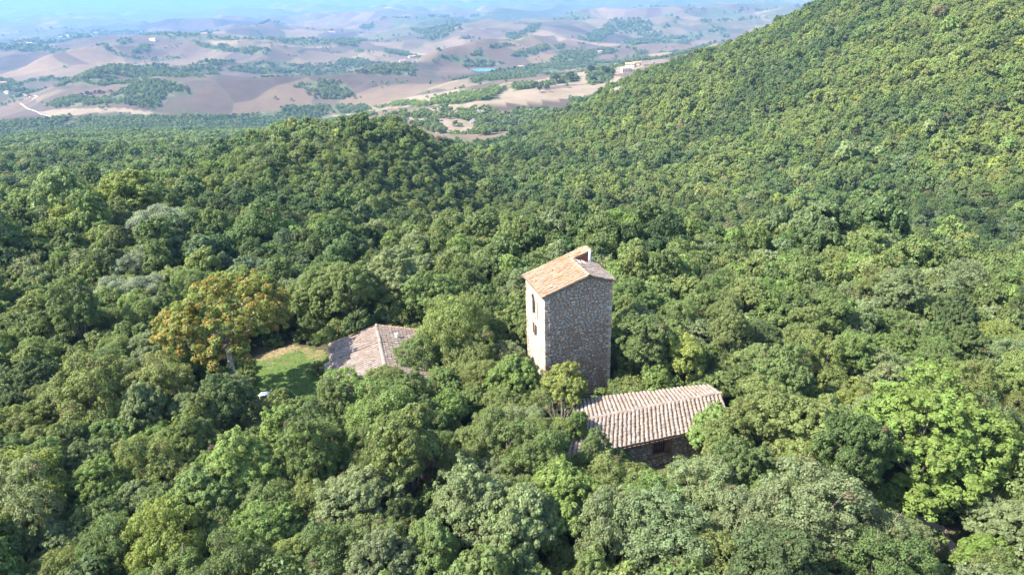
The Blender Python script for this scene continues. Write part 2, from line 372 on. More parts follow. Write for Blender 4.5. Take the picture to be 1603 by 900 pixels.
def valley_line(x, y):
    """wooded gullies and field boundaries running through the clay hills"""
    r = np.hypot(x, y); wx = x + (fbm(x / 260, y / 260, 151) - .5) * 220; wy = y + (fbm(x / 260, y / 260, 152) - .5) * 220
    a = np.abs(2 * vnoise(wx / 640, wy / 980, 153) - 1); b = np.abs(2 * vnoise(wx / 900 + wy / 2200, wy / 700, 154) - 1)
    k = ((a < 0.022) & (fbm(x / 420, y / 420, 155) > 0.5)) | ((b < 0.016) & (fbm(x / 500, y / 500, 156) > 0.47)) | (fbm(x / 330, y / 460, 157, 4) > 0.745)
    return k * (r > 1350.0)
def is_forest(x, y):
    s = smooth(100, 600, np.hypot(x, y)); return in_poly(x + (fbm(x / 70, y / 70, 41, 4) - .5) * 190 * s, y + (fbm(x / 70, y / 70, 42, 4) - .5) * 190 * s - 30 * s, FOREST)
# terrain sheet: one surface, finer towards the site
ths = np.concatenate([np.linspace(-math.pi, -0.80, 60)[:-1], np.linspace(-0.80, 0.80, 470), np.linspace(0.80, math.pi, 60)[1:]])
rs = np.concatenate([[6.0], np.geomspace(12, 1000, 210), np.geomspace(1000, 7000, 250)[1:], np.geomspace(7000, 60000, 60)[1:]])
TH, RS = np.meshgrid(ths, rs); gx = RS * np.sin(TH); gy = RS * np.cos(TH); gz = ground(gx, gy)
nr, nt_ = TH.shape
V = np.stack([gx, gy, gz], -1).reshape(-1, 3)
idx = np.arange(nr * nt_).reshape(nr, nt_)
F = np.stack([idx[:-1, :-1], idx[1:, :-1], idx[1:, 1:], idx[:-1, 1:]], -1).reshape(-1, 4)[:, ::-1]
V = np.concatenate([V, [[0, 0, gz[0].mean()]]]); cidx = len(V) - 1
fx, fy = V[:, 0], V[:, 1]; rr = np.hypot(fx, fy)
forest = is_forest(fx, fy).astype(float); forest[rr < 100] = 1
wood = np.zeros(len(V))
wx = fx + (fbm(fx / 60, fy / 60, 51) - 0.5) * 50; wy = fy + (fbm(fx / 60, fy / 60, 61) - 0.5) * 50
for w in woods_w: wood = np.maximum(wood, in_poly(wx, wy, w))
farw = fbm(fx / 1500 + 9, fy / 2300, 71, 4)
wood = np.maximum(wood, smooth(0.49, 0.52, farw + (fbm(fx / 300, fy / 500, 73) - 0.5) * 0.12) * smooth(3200, 4800, rr))
vl = valley_line(fx, fy); wood = np.maximum(wood, vl)
gully = np.zeros(len(V))
for w in ([(607, 190), (682, 168), (739, 163), (775, 172), (790, 190), (750, 212), (665, 202)],):
    hw = [tuple(h[:2]) for h in hits(w)]; gully = np.maximum(gully, in_poly(fx, fy, hw))
dry = np.zeros(len(V))
for w in ([(60, 175), (140, 170), (250, 178), (215, 187), (80, 186)], [(650, 150), (770, 148), (800, 160), (700, 175), (560, 178), (540, 188), (520, 180), (600, 164)], [(730, 168), (775, 140), (860, 142), (955, 118), (1000, 124), (920, 150), (800, 163)], [(780, 134), (860, 122), (960, 106), (1010, 104), (960, 118), (860, 136), (800, 142)], [(300, 190), (430, 189), (420, 197), (320, 196)]):
    hw = [tuple(h[:2]) for h in hits(w)]; dry = np.maximum(dry, in_poly(fx, fy, hw))
cover = np.stack([forest, wood, gully, dry], -1)
def terrain_mat():
    m, nt, out = new_mat('terrain'); P = pos(nt)
    cv = attr(nt, 'cover'); sep = N(nt, 'ShaderNodeSeparateColor'); nt.links.new(cv.outputs['Color'], sep.inputs[0])
    # ploughed clay fields
    mp = N(nt, 'ShaderNodeMapping'); nt.links.new(P, mp.inputs[0]); mp.inputs['Scale'].default_value = (1 / 420, 1 / 640, 0.0); mp.inputs['Rotation'].default_value = (0, 0, 0.5)
    wn_ = N(nt, 'ShaderNodeTexNoise'); wn_.inputs['Scale'].default_value = 1.4; nt.links.new(mp.outputs[0], wn_.inputs['Vector'])
    wv = N(nt, 'ShaderNodeMix', data_type='VECTOR'); wv.inputs[0].default_value = 0.4; nt.links.new(mp.outputs[0], wv.inputs[4]); nt.links.new(wn_.outputs['Color'], wv.inputs[5])
    vo = N(nt, 'ShaderNodeTexVoronoi'); vo.inputs['Scale'].default_value = 1.6; nt.links.new(wv.outputs[1], vo.inputs['Vector'])
    cs = N(nt, 'ShaderNodeSeparateColor'); nt.links.new(vo.outputs['Color'], cs.inputs[0])
    field = ramp(nt, cs.outputs[0], [(0.0, (0.089, 0.068, 0.053)), (0.3, (0.142, 0.104, 0.074)), (0.5, (0.062, 0.049, 0.044)), (0.7, (0.181, 0.134, 0.084)), (0.85, (0.107, 0.082, 0.065)), (1.0, (0.169, 0.128, 0.091))])
    ve = N(nt, 'ShaderNodeTexVoronoi', feature='DISTANCE_TO_EDGE'); ve.inputs['Scale'].default_value = 1.6; nt.links.new(wv.outputs[1], ve.inputs['Vector'])
    field = mixc(nt, maprange(nt, ve.outputs['Distance'], 0.0, 0.03, 0.75, 0), field, (0.085, 0.085, 0.055))
    v2 = N(nt, 'ShaderNodeTexVoronoi'); v2.inputs['Scale'].default_value = 4.3; nt.links.new(wv.outputs[1], v2.inputs['Vector'])
    c2 = N(nt, 'ShaderNodeSeparateColor'); nt.links.new(v2.outputs['Color'], c2.inputs[0])
    field = mixc(nt, 1.0, field, ramp(nt, c2.outputs[1], [(0.0, (0.62, 0.64, 0.70)), (0.45, (0.92, 0.9, 0.9)), (0.7, (1.1, 1.08, 1.0)), (1.0, (1.45, 1.38, 1.2))]), 'MULTIPLY')
    v3 = N(nt, 'ShaderNodeTexVoronoi', feature='DISTANCE_TO_EDGE'); v3.inputs['Scale'].default_value = 4.3; nt.links.new(wv.outputs[1], v3.inputs['Vector'])
    field = mixc(nt, maprange(nt, v3.outputs['Distance'], 0.0, 0.03, 0.45, 0), field, (0.09, 0.085, 0.06))
    big = noise(nt, 0.0028, 4, 0.6, P); fine = noise(nt, 0.03, 5, 0.65, P)
    field = mixc(nt, 1.0, field, ramp(nt, big, [(0.3, (0.82, 0.80, 0.82)), (0.7, (1.2, 1.18, 1.12))]), 'MULTIPLY')
    field = mixc(nt, 1.0, field, ramp(nt, fine, [(0.3, (0.88, 0.88, 0.88)), (0.7, (1.1, 1.1, 1.1))]), 'MULTIPLY')
    straw = ramp(nt, noise(nt, 0.02, 5, 0.6, P), [(0.3, (0.155, 0.12, 0.08)), (0.55, (0.205, 0.16, 0.115)), (0.75, (0.15, 0.14, 0.065))])
    c = mixc(nt, cv.outputs['Alpha'], field, straw)
    woodc = ramp(nt, noise(nt, 0.05, 5, 0.7, P), [(0.3, (0.035, 0.05, 0.028)), (0.5, (0.075, 0.085, 0.045)), (0.7, (0.13, 0.12, 0.075))])
    c = mixc(nt, sep.outputs[1], c, woodc)
    clay = ramp(nt, noise(nt, 0.05, 6, 0.7, P), [(0.35, (0.14, 0.13, 0.07)), (0.5, (0.20, 0.155, 0.115)), (0.68, (0.24, 0.195, 0.16))])
    c = mixc(nt, sep.outputs[2], c, clay)
    fl = ramp(nt, noise(nt, 0.35, 6, 0.7, P), [(0.3, (0.042, 0.044, 0.024)), (0.55, (0.078, 0.072, 0.040)), (0.75, (0.13, 0.108, 0.068))])
    c = mixc(nt, sep.outputs[0], c, fl)
    principled(nt, out, c, 0.95, 0.05, noise(nt, 1.2, 5, 0.7, P), 0.3, 0.1); return m
M['terrain'] = terrain_mat()
Fl = [tuple(f) for f in F] + [(int(idx[0, j]), int(idx[0, j + 1]), cidx) for j in range(nt_ - 1)]
tm = mesh_np('terrain', V, Fl, {'cover': ('POINT', 'FLOAT_COLOR', cover)}, [M['terrain']], smooth_shade=True)
link('terrain', tm, kind='structure')
del V, F, Fl

# ------------------------------------------------------------------ crowns
rng = np.random.default_rng(7)
def unit(a): return a / (np.linalg.norm(a, axis=-1, keepdims=True) + 1e-9)
def sphere_dirs(n, g, zmin=-1.0):
    out = []
    while len(out) < n:
        d = unit(g.normal(size=(n * 3, 3))); out += list(d[d[:, 2] > zmin])
    return np.array(out[:n])
def crown_mesh(name, seed, mat, R=2.4, rz=2.2, zc=4.0, lobes=8, clumps=12, leaves=150, lsize=0.15, crad=0.2, dead=0.0, accent_top=0.0, spread=0.58, loose=0.0, open_=0.0, stem_top=False):
    """a crown of many leaf faces in clumps on uneven boughs; returns mesh and the bough centres"""
    g = np.random.default_rng(seed)
    k = np.arange(lobes); ph = k * 2.39996 + g.uniform(0, 6.28); cz = np.linspace(0.95, -0.38, lobes) + g.normal(0, 0.08, lobes); cz = np.clip(cz, -0.5, 1)
    sx = np.sqrt(1 - np.clip(cz, -1, 1) ** 2)
    LD = np.stack([np.cos(ph) * sx, np.sin(ph) * sx, cz], 1)
    lr = R * g.uniform(0.30, 0.58, lobes)
    LC = LD * np.array([R, R, rz]) * spread * g.uniform(0.66, 1.32, (lobes, 1)) + np.array([0, 0, zc])
    an = g.uniform(0.84, 1.16, 2); LC[:, :2] *= an
    cc = []; cd = []; lob = []
    for i in range(lobes):
        D = sphere_dirs(clumps, g, -0.55); D = unit(D + 0.55 * LD[i] + np.array([0, 0, 0.25]))
        C = LC[i] + lr[i] * D * g.uniform(0.78, 1.12, (clumps, 1)) * np.array([1, 1, 0.9])
        for c, d in zip(C, D):
            if any(np.linalg.norm(c - LC[j]) < 0.66 * lr[j] for j in range(lobes) if j != i): continue
            if g.random() < open_: continue
            cc.append(c); cd.append(d); lob.append(i)
    for _ in range(int(len(cc) * 0.10)):       # stray sprays beyond the outline
        i = g.integers(0, len(cc)); cc.append(cc[i] + cd[i] * R * g.uniform(.05, .16)); cd.append(cd[i]); lob.append(lob[i])
    cc = np.array(cc); cd = np.array(cd); n = len(cc)
    rc = crad * R * g.uniform(0.7, 1.35, n); cvar = g.uniform(0, 1, n); cdead = (g.random(n) < dead).astype(float)
    m = leaves
    D = unit(g.normal(size=(n, m, 3)) + 0.75 * cd[:, None, :] + np.array([0, 0, 0.35]))
    rad = rc[:, None, None] * (0.62 + 0.43 * np.sqrt(g.random((n, m, 1)))) * (1 + loose * g.random((n, m, 1)))
    Pp = (cc[:, None] + D * rad * np.array([1.1, 1.1, 0.85])).reshape(-1, 3)
    Nn = unit(D.reshape(-1, 3) + 0.42 * g.normal(size=(n * m, 3)) + np.array([0, 0, 0.2]))
    T = unit(np.cross(Nn, g.normal(size=Nn.shape))); B = np.cross(Nn, T)
    s = lsize * g.uniform(0.65, 1.35, (n * m, 1))
    q = np.stack([Pp + T * s * 0.6, Pp + B * s * 0.36, Pp - T * s * 0.6, Pp - B * s * 0.36], 1)
    Vv = q.reshape(-1, 3); Ff = np.arange(len(Vv)).reshape(-1, 4)
    var = np.clip(0.55 * np.repeat(cvar, m) + 0.45 * g.random(n * m), 0, 1)
    acc = np.repeat(cdead, m) * g.uniform(0.6, 1.0, n * m)
    if accent_top > 0:
        tt = (Pp[:, 2] - zc) / rz; acc = np.maximum(acc, ((g.random(n * m) + 0.5 * (np.repeat(cvar, m) - 0.5) + 0.25 * tt) < accent_top + 0.2 * tt) * g.uniform(0.5, 1, n * m))
    me = mesh_np(name, Vv, Ff, {'var': ('FACE', 'FLOAT', var), 'accent': ('FACE', 'FLOAT', acc)}, [mat])
    return me, LC, lr
def trunk_mesh(name, LC, seed, mat, r0=0.16, zc=4.0, ext=1.0, fork_at=0.42):
    g = np.random.default_rng(seed + 500); b = MB(); fork = np.array([g.normal(0, .12), g.normal(0, .12), zc * fork_at])
    b.tube([(0, 0, -0.4), (fork[0] * .4, fork[1] * .4 + .03, zc * 0.2), fork], [r0 * 1.35, r0, r0 * 0.8], 7)
    for c in LC:
        c = np.array(c); e = fork + (c - fork) * ext; mid = fork * 0.45 + e * 0.55 + np.array([g.normal(0, .15), g.normal(0, .15), 0.18])
        b.tube([fork, mid, e], [r0 * 0.55, r0 * 0.34, r0 * 0.10], 5)
    return b.mesh(name, [mat], True)
# kinds: species -> list of (crown mesh, trunk mesh, nominal crown radius)
KIND = {}
def add_kind(key, n, seed, mat='leaf', bark_='bark', ext=1.0, r0=0.16, **kw):
    KIND[key] = []
    for i in range(n):
        me, LC, lr = crown_mesh('crown', seed + i * 17, M[mat], **kw)
        KIND[key].append((me, trunk_mesh('trunk', LC, seed + i, M[bark_], zc=kw.get('zc', 4.0), ext=ext, r0=r0, fork_at=0.70 if key == 'autumn' else 0.42), kw.get('R', 2.4)))
add_kind('dense', 5, 100, lobes=10, clumps=76, leaves=50, lsize=0.118, crad=0.084, dead=0.004, open_=0.05)
add_kind('airy', 3, 200, lobes=11, clumps=62, leaves=44, lsize=0.106, crad=0.090, loose=0.4, spread=0.66, open_=0.10, dead=0.018, ext=1.35)
add_kind('tall', 3, 300, R=2.0, rz=2.9, zc=4.6, lobes=12, clumps=60, leaves=46, lsize=0.118, crad=0.105, dead=0.01)
add_kind('fuzzy', 2, 400, R=2.3, rz=2.0, zc=3.4, lobes=10, clumps=40, leaves=70, lsize=0.10, crad=0.13, loose=0.45, spread=0.6)
add_kind('broad', 2, 500, R=2.6, rz=2.5, zc=4.2, lobes=13, clumps=54, leaves=50, lsize=0.16, crad=0.092, open_=0.06, spread=0.66)
add_kind('autumn', 1, 600, mat='leaf_autumn', bark_='bark_pale', R=4.6, rz=1.7, zc=7.6, lobes=18, clumps=50, leaves=62, lsize=0.19, crad=0.075, spread=0.78, accent_top=0.35, open_=0.12, r0=0.26)
add_kind('lime', 1, 700, R=4.2, rz=4.2, zc=5.4, lobes=24, clumps=60, leaves=56, lsize=0.17, crad=0.066, spread=0.70, open_=0.05, r0=0.24)
add_kind('bush', 2, 800, R=1.2, rz=1.0, zc=0.9, lobes=5, clumps=10, leaves=90, lsize=0.12, crad=0.26)
add_kind('bare', 1, 900, bark_='bark_pale', R=2.1, rz=2.0, zc=4.2, lobes=22, clumps=5, leaves=22, lsize=0.11, crad=0.14, open_=0.2, dead=0.5, ext=1.45, r0=0.075)

# prototypes for the woodland that is too many to count (lower leaf counts)
def proto_collection(name, specs):
    c = bpy.data.collections.new(name)
    for i, (nm, kw) in enumerate(specs):
        me, LC, lr = crown_mesh(nm, 1000 + i * 31 + len(name), M['leaf_far'], **kw)
        c.objects.link(bpy.data.objects.new(f'{nm}_{i:02d}', me))
    return c
near_specs = [('woodland_tree', dict(lobes=9, clumps=26, leaves=26, lsize=0.26, crad=0.14, dead=0.003))] * 3 + [('woodland_tree', dict(lobes=10, clumps=22, leaves=24, lsize=0.23, crad=0.16, loose=0.4, spread=0.64, dead=0.015))] * 2 + [('woodland_tree', dict(R=2.1, rz=2.9, zc=4.4, lobes=11, clumps=22, leaves=24, lsize=0.27, crad=0.16))] * 2
mid_specs = [('woodland_tree', dict(lobes=8, clumps=11, leaves=12, lsize=0.48, crad=0.19))] * 3 + [('woodland_tree', dict(R=2.1, rz=2.8, zc=4.4, lobes=9, clumps=9, leaves=13, lsize=0.5, crad=0.24))] * 2
far_specs = [('woodland_tree', dict(lobes=6, clumps=5, leaves=8, lsize=0.95, crad=0.30))] * 3
PC = {'near': proto_collection('woodland_near', near_specs), 'mid': proto_collection('woodland_mid', mid_specs), 'far': proto_collection('woodland_far', far_specs),
      'bush': proto_collection('undergrowth_kinds', [('bush', dict(R=1.3, rz=0.9, zc=0.7, lobes=5, clumps=8, leaves=30, lsize=0.22, crad=0.28))] * 2)}
def instancer(name, sets, label=None):
    """one stuff object: points with kind, turn, size and tint; sets = [(collection, pts(n,3), scale(n,3), tint(n,3))]"""
    g = np.random.default_rng(len(name)); allp = []; lod = []; pick = []; scl = []; tint = []; rot = []
    for li, (c, p, s, t) in enumerate(sets):
        n = len(p); allp.append(p); lod.append(np.full(n, li)); pick.append(g.integers(0, len(c.objects), n)); scl.append(s); tint.append(np.c_[t, np.ones(n)])
        rot.append(np.c_[g.normal(0, 0.06, n), g.normal(0, 0.06, n), g.uniform(0, 6.28, n)])
    P = np.concatenate(allp)
    me = bpy.data.meshes.new(name); me.vertices.add(len(P)); me.vertices.foreach_set('co', P.astype(np.float32).reshape(-1))
    for n, ty, arr, key in (('lod', 'INT', np.concatenate(lod), 'value'), ('pick', 'INT', np.concatenate(pick), 'value'), ('scl', 'FLOAT_VECTOR', np.concatenate(scl), 'vector'),
                            ('rot', 'FLOAT_VECTOR', np.concatenate(rot), 'vector'), ('tint', 'FLOAT_COLOR', np.concatenate(tint), 'color')):
        a = me.attributes.new(n, ty, 'POINT'); a.data.foreach_set(key, arr.astype(np.int32 if ty == 'INT' else np.float32).reshape(-1))
    o = link(name, me, kind='stuff', label=label)
    ng = bpy.data.node_groups.new(name, 'GeometryNodeTree')
    ng.interface.new_socket('Geometry', in_out='INPUT', socket_type='NodeSocketGeometry'); ng.interface.new_socket('Geometry', in_out='OUTPUT', socket_type='NodeSocketGeometry')
    gi = ng.nodes.new('NodeGroupInput'); go = ng.nodes.new('NodeGroupOutput'); jn = ng.nodes.new('GeometryNodeJoinGeometry')
    def named(nm, ty):
        x = ng.nodes.new('GeometryNodeInputNamedAttribute'); x.data_type = ty; x.inputs['Name'].default_value = nm; return x.outputs['Attribute']
    for li, (c, *_r) in enumerate(sets):
        ci = ng.nodes.new('GeometryNodeCollectionInfo'); ci.inputs['Collection'].default_value = c; ci.inputs['Separate Children'].default_value = True; ci.inputs['Reset Children'].default_value = True
        ip = ng.nodes.new('GeometryNodeInstanceOnPoints'); ip.inputs['Pick Instance'].default_value = True
        cmp_ = ng.nodes.new('FunctionNodeCompare'); cmp_.data_type = 'INT'; cmp_.operation = 'EQUAL'
        ia = [s for s in cmp_.inputs if s.type == 'INT']; ng.links.new(named('lod', 'INT'), ia[0]); ia[1].default_value = li
        ng.links.new(gi.outputs[0], ip.inputs['Points']); ng.links.new(cmp_.outputs[0], ip.inputs['Selection']); ng.links.new(ci.outputs[0], ip.inputs['Instance'])
        ng.links.new(named('pick', 'INT'), ip.inputs['Instance Index']); ng.links.new(named('rot', 'FLOAT_VECTOR'), ip.inputs['Rotation']); ng.links.new(named('scl', 'FLOAT_VECTOR'), ip.inputs['Scale'])
        ng.links.new(ip.outputs[0], jn.inputs[0])
    ng.links.new(jn.outputs[0], go.inputs[0])
    md = o.modifiers.new('scatter', 'NODES'); md.node_group = ng
    return o

# ------------------------------------------------------------------ where trees may stand
A_ = np.array([math.cos(0.28826), math.sin(0.28826), 0]); B_ = np.array([-math.sin(0.28826), math.cos(0.28826), 0]); Z_ = np.array([0, 0, 1.0])
T_O = np.array([3.1318, 60.9546, 0]); T_W, T_D, T_ZL, T_ZR = 7.10, 5.72, 12.66, 13.24
ANX = dict(rl=at_z(898, 661, 4.3), rr=at_z(1128.4, 615.3, 4.3), bl=at_z(893, 628, 3.45), br=at_z(1110, 602.6, 3.5), fl=at_z(886, 719, 3.05), fr=at_z(1146, 664, 3.05))
HS_R = at_z(589, 510, 4.6); HS_A = math.atan2(1.9, 7.2)
hb = np.array([math.sin(HS_A), -math.cos(HS_A), 0]); ha = np.array([math.cos(HS_A), math.sin(HS_A), 0])     # towards camera along the ridge; to the right
SHOW = [  # what the photograph shows free of foliage, photo outlines
    ([(822, 427), (917, 384), (958, 437), (953, 618), (930, 622), (908, 590), (903, 570), (880, 552), (862, 560), (856, 585), (842, 585), (838, 560), (827, 535)], 67),
    ([(918, 622), (1110, 602), (1138, 640), (1120, 650), (1086, 655), (1082, 690), (1082, 722), (1035, 728), (1000, 716), (972, 702), (945, 692), (935, 678), (898, 690), (900, 660)], 58),
    ([(514, 538), (589, 508), (662, 518), (622, 552), (600, 566), (560, 583), (525, 574), (506, 592)], 73),
    ([(400, 572), (425, 552), (452, 542), (505, 548), (508, 575), (494, 612), (440, 608), (405, 590)], 76),
    ([(408, 611), (422, 611), (424, 620), (408, 620)], 63),
    ([(1438, 838), (1472, 822), (1500, 850), (1512, 885), (1480, 885)], 38), ([(1415, 790), (1440, 800), (1440, 812), (1416, 806)], 40),
]
show_s = []
for poly, dist in SHOW:
    p = np.array(poly, float); q = np.concatenate([p] + [p + (np.roll(p, -1, 0) - p) * t for t in (0.2, 0.4, 0.6, 0.8)] + [p * 0.5 + p.mean(0) * 0.5, p.mean(0)[None]]); show_s.append((poly, q, dist))
def blocks(x, y, r, h):
    """does a tree here cover something the photograph shows?"""
    u, v, z = project(np.array([[x, y, h * 0.62], [x, y, h * 0.3], [x, y, h * 0.9]])); rp = r * 1.08 * FPX / z[0]
    for poly, q, dist in show_s:
        if y > dist + (q[0, 0] * 0): continue
        for i, k in ((0, 1.0), (1, 0.7), (2, 0.6)):
            if (np.hypot(q[:, 0] - u[i], q[:, 1] - v[i]) < rp * k).any() or in_poly(np.array([u[i]]), np.array([v[i]]), poly)[0]: return True
    return False
def keep_out(x, y, r):
    d = np.array([x, y, 0]) - T_O; a, b = d @ A_, d @ B_
    if -r * .7 < a < T_W + r * .7 and -r * .7 < b < T_D + r * .7: return True
    an = [ANX[k][:2] for k in ('fl', 'fr', 'br', 'bl')]
    if in_poly(np.array([x]), np.array([y]), an)[0] or seg_dist(np.array([x]), np.array([y]), [tuple(p) for p in an + an[:1]])[0] < r * .6: return True
    d = np.array([x, y]) - HS_R[:2]; a, b = d @ ha[:2], d @ hb[:2]
    if -5.9 - r * .5 < a < 5.6 + r * .5 and -r * .6 < b < 12.5 + r * .5: return True
    if in_poly(np.array([x]), np.array([y]), LAWN)[0] or seg_dist(np.array([x]), np.array([y]), LAWN + LAWN[:1])[0] < r * .25: return True
    if seg_dist(np.array([x]), np.array([y]), PATH)[0] < 1.0 + r * .35: return True
    return False

# tints (real leaf colours)
TINT = {'dark': (0.090, 0.128, 0.047), 'deep': (0.120, 0.167, 0.057), 'mid': (0.159, 0.210, 0.070), 'olive': (0.183, 0.222, 0.072), 'fresh': (0.176, 0.247, 0.071), 'greygreen': (0.189, 0.232, 0.107),
        'silver': (0.228, 0.267, 0.176), 'yellowish': (0.227, 0.273, 0.071), 'gold': (0.322, 0.335, 0.072), 'lime': (0.175, 0.254, 0.059), 'rust': (0.207, 0.165, 0.113), 'autumn': (0.161, 0.203, 0.048)}
WORD = {'dark': 'dark green', 'deep': 'deep green', 'mid': 'mid green', 'olive': 'olive green', 'fresh': 'fresh green', 'greygreen': 'grey-green', 'silver': 'silvery grey', 'yellowish': 'yellow-green', 'gold': 'golden yellow', 'lime': 'bright lime', 'rust': 'dead brown'}
trees = []    # dict(x,y,r,kind,tint,label)
def put(u, v, rpx, kind, tint, label=None, frac=0.62, hk=1.0, force=True):
    """a tree whose crown centre shows at (u, v) with radius rpx in the photograph"""
    R0 = KIND[kind][0][2]; zc = {'autumn': 7.6, 'lime': 5.4, 'tall': 4.6, 'fuzzy': 3.4, 'broad': 4.2, 'bush': 0.9}.get(kind, 4.0) / R0
    r = 2.4
    for _ in range(12):
        p = at_z(u, v, r * zc * hk); r = rpx * float((p - [0, 0, EYE_H]) @ cF) / FPX
    trees.append(dict(x=p[0], y=p[1], r=r, kind=kind, tint=tint, label=label, hk=hk)); return trees[-1]
t_aut = put(349, 506, 80, 'autumn', 'autumn', 'large orange and yellow leaved autumn tree with pale trunk beside the lawn')
t_lime = put(1446, 696, 104, 'lime', 'lime', 'very large bright lime green tree above the gravel path', hk=0.86)
put(1425, 842, 30, 'airy', 'greygreen', 'small grey-green tree hanging over the left side of the gravel path'); put(540, 616, 34, 'airy', 'fresh', 'fresh green airy tree hiding the lower left of the house roof'); put(602, 606, 34, 'airy', 'olive', 'olive airy tree hiding the lower middle of the house roof'); put(1538, 866, 32, 'broad', 'lime', 'small lime green tree right beside the pale gravel path')
put(1560, 800, 34, 'broad', 'yellowish', 'yellow-tinged tree between the gravel path and the large lime tree')
put(1270, 692, 66, 'broad', 'olive', 'rounded olive green tree between the tiled outbuilding and the large lime tree')
put(1128, 685, 42, 'broad', 'fresh', 'fresh green tree leaning over the right end of the outbuilding roof')
put(1100, 778, 56, 'airy', 'greygreen', 'pale airy tree below the outbuilding wall')
put(950, 785, 54, 'airy', 'olive'); put(1270, 815, 80, 'airy', 'greygreen', 'wide grey-green tree left of the gravel path')
put(880, 612, 33, 'tall', 'yellowish', 'slender yellow-green tree in front of the tower base')
put(903, 676, 20, 'tall', 'fresh', 'small fresh green tree over the left end of the outbuilding roof', hk=1.5); put(932, 712, 22, 'tall', 'mid', 'small slender tree under the left eave of the outbuilding', hk=1.35); put(872, 655, 30, 'bare', 'greygreen', 'bare pale-twigged tree at the left end of the outbuilding')
put(842, 640, 34, 'airy', 'olive'); put(918, 690, 26, 'airy', 'yellowish', 'thin yellowish tree over the lower left corner of the outbuilding roof', hk=0.9); put(960, 716, 22, 'airy', 'olive', hk=0.9)
put(1068, 560, 34, 'tall', 'yellowish', 'yellow-green tree between the tower and the outbuilding gable')
put(1010, 540, 42, 'tall', 'deep'); put(985, 480, 40, 'dense', 'deep')
put(712, 520, 50, 'fuzzy', 'olive', 'tall soft olive green tree at the right side of the house roof', hk=1.2)
put(655, 560, 34, 'airy', 'mid'); put(740, 560, 40, 'airy', 'olive')
put(545, 460, 52, 'dense', 'mid', 'dense mid green oak behind the tiled house'); put(615, 440, 46, 'dense', 'greygreen'); put(480, 470, 38, 'dense', 'mid'); put(680, 470, 44, 'dense', 'mid')
put(200, 312, 40, 'broad', 'yellowish', 'big rounded yellow-green tree beyond the silvery olives'); put(14, 425, 17, 'broad', 'gold', 'golden yellow tree at the left edge of the view', hk=1.3)
for u, v, rp in [(240, 366, 34), (285, 350, 26), (160, 395, 22), (215, 430, 30), (235, 455, 30), (185, 462, 30), (260, 480, 26), (120, 470, 26), (245, 410, 26), (300, 440, 20)]: put(u, v, rp, 'fuzzy', 'silver')
for u, v, rp in [(158, 432, 16), (110, 455, 22), (225, 395, 12)]: put(u, v, rp, 'fuzzy', 'yellowish')
rust_spots = [(347, 710, 20), (670, 738, 16), (735, 440, 12), (1011, 416, 11), (650, 668, 12), (1437, 868, 26), (1200, 690, 16), (585, 660, 9)]
for u, v, rp in rust_spots: put(u, v, rp, 'bush', 'rust', hk=5.6 if v < 800 else 1.2)
put(497, 579, 13, 'bush', 'deep', 'small dark rounded shrub on the lawn in front of the house', hk=0.9)
put(330, 790, 60, 'dense', 'mid'); put(420, 840, 60, 'dense', 'fresh'); put(375, 745, 48, 'tall', 'fresh'); put(250, 612, 50, 'airy', 'olive'); put(150, 620, 60, 'airy', 'olive')
put(40, 770, 60, 'airy', 'yellowish'); put(740, 800, 70, 'dense', 'greygreen'); put(560, 790, 64, 'dense', 'greygreen'); put(600, 660, 56, 'airy', 'fresh'); put(1040, 850, 70, 'airy', 'greygreen')
manual_n = len(trees)

# fill: darts thrown near the site
g = np.random.default_rng(21)
cell = {}
def near_ok(x, y, r):
    cx, cy = int(x // 6), int(y // 6)
    for i in (-1, 0, 1):
        for j in (-1, 0, 1):
            for t in cell.get((cx + i, cy + j), ()):
                if math.hypot(t['x'] - x, t['y'] - y) < (t['r'] + r) * 0.66: return False
    for t in (t_aut, t_lime):
        if math.hypot(t['x'] - x, t['y'] - y) < (t['r'] + r) * 0.72: return False
    return True
def reg(t): cell.setdefault((int(t['x'] // 6), int(t['y'] // 6)), []).append(t)
for t in trees:
    if t['kind'] != 'bush': reg(t)
KP = ['dense', 'airy', 'tall', 'broad', 'fuzzy']
def species(x, y):
    n1 = float(fbm(np.array([x / 22]), np.array([y / 22]), 81)[0]); n2 = float(fbm(np.array([x / 14]), np.array([y / 14]), 91)[0])
    k = g.choice(KP, p=[.50, .24, .15, .08, .03] if n1 > 0.45 else [.26, .46, .14, .09, .05])
    tn = g.choice(['dark', 'deep', 'mid', 'olive', 'fresh', 'greygreen', 'yellowish'], p=[.05, .18, .34, .16, .12, .14, .01] if n2 > 0.5 else [.03, .13, .28, .24, .13, .18, .01])
    return k, tn
PATHC = at_z(1482, 858, 0)[:2]; near_stuff = []
NEAR_Y = 92.0
for r_lo, r_hi, tries in ((1.6, 2.35, 11000), (1.2, 1.6, 20000), (0.8, 1.2, 18000)):
    for _ in range(tries):
        y = g.uniform(18, NEAR_Y); x = g.uniform(-1, 1) * (0.86 * y + 14); r = g.uniform(r_lo, r_hi) * (1.12 if y < 45 else 1.0)
        if not near_ok(x, y, r): continue
        if keep_out(x, y, r): continue
        h = r * 3.1
        if blocks(x, y, r, h): continue
        if any(in_poly(np.array([x + .978 * q]), np.array([y + .208 * q]), LAWN)[0] for q in (h * .35, h * .6, h * .9)): continue
        if min(math.hypot(x + .978 * q - PATHC[0], y + .208 * q - PATHC[1]) for q in (h * .35, h * .6, h * .9)) < r + .9: continue
        k, tn = species(x, y)
        t = dict(x=x, y=y, r=r, kind=k, tint=tn, label=None, hk=float(g.uniform(0.98, 1.36))); trees.append(t); reg(t)

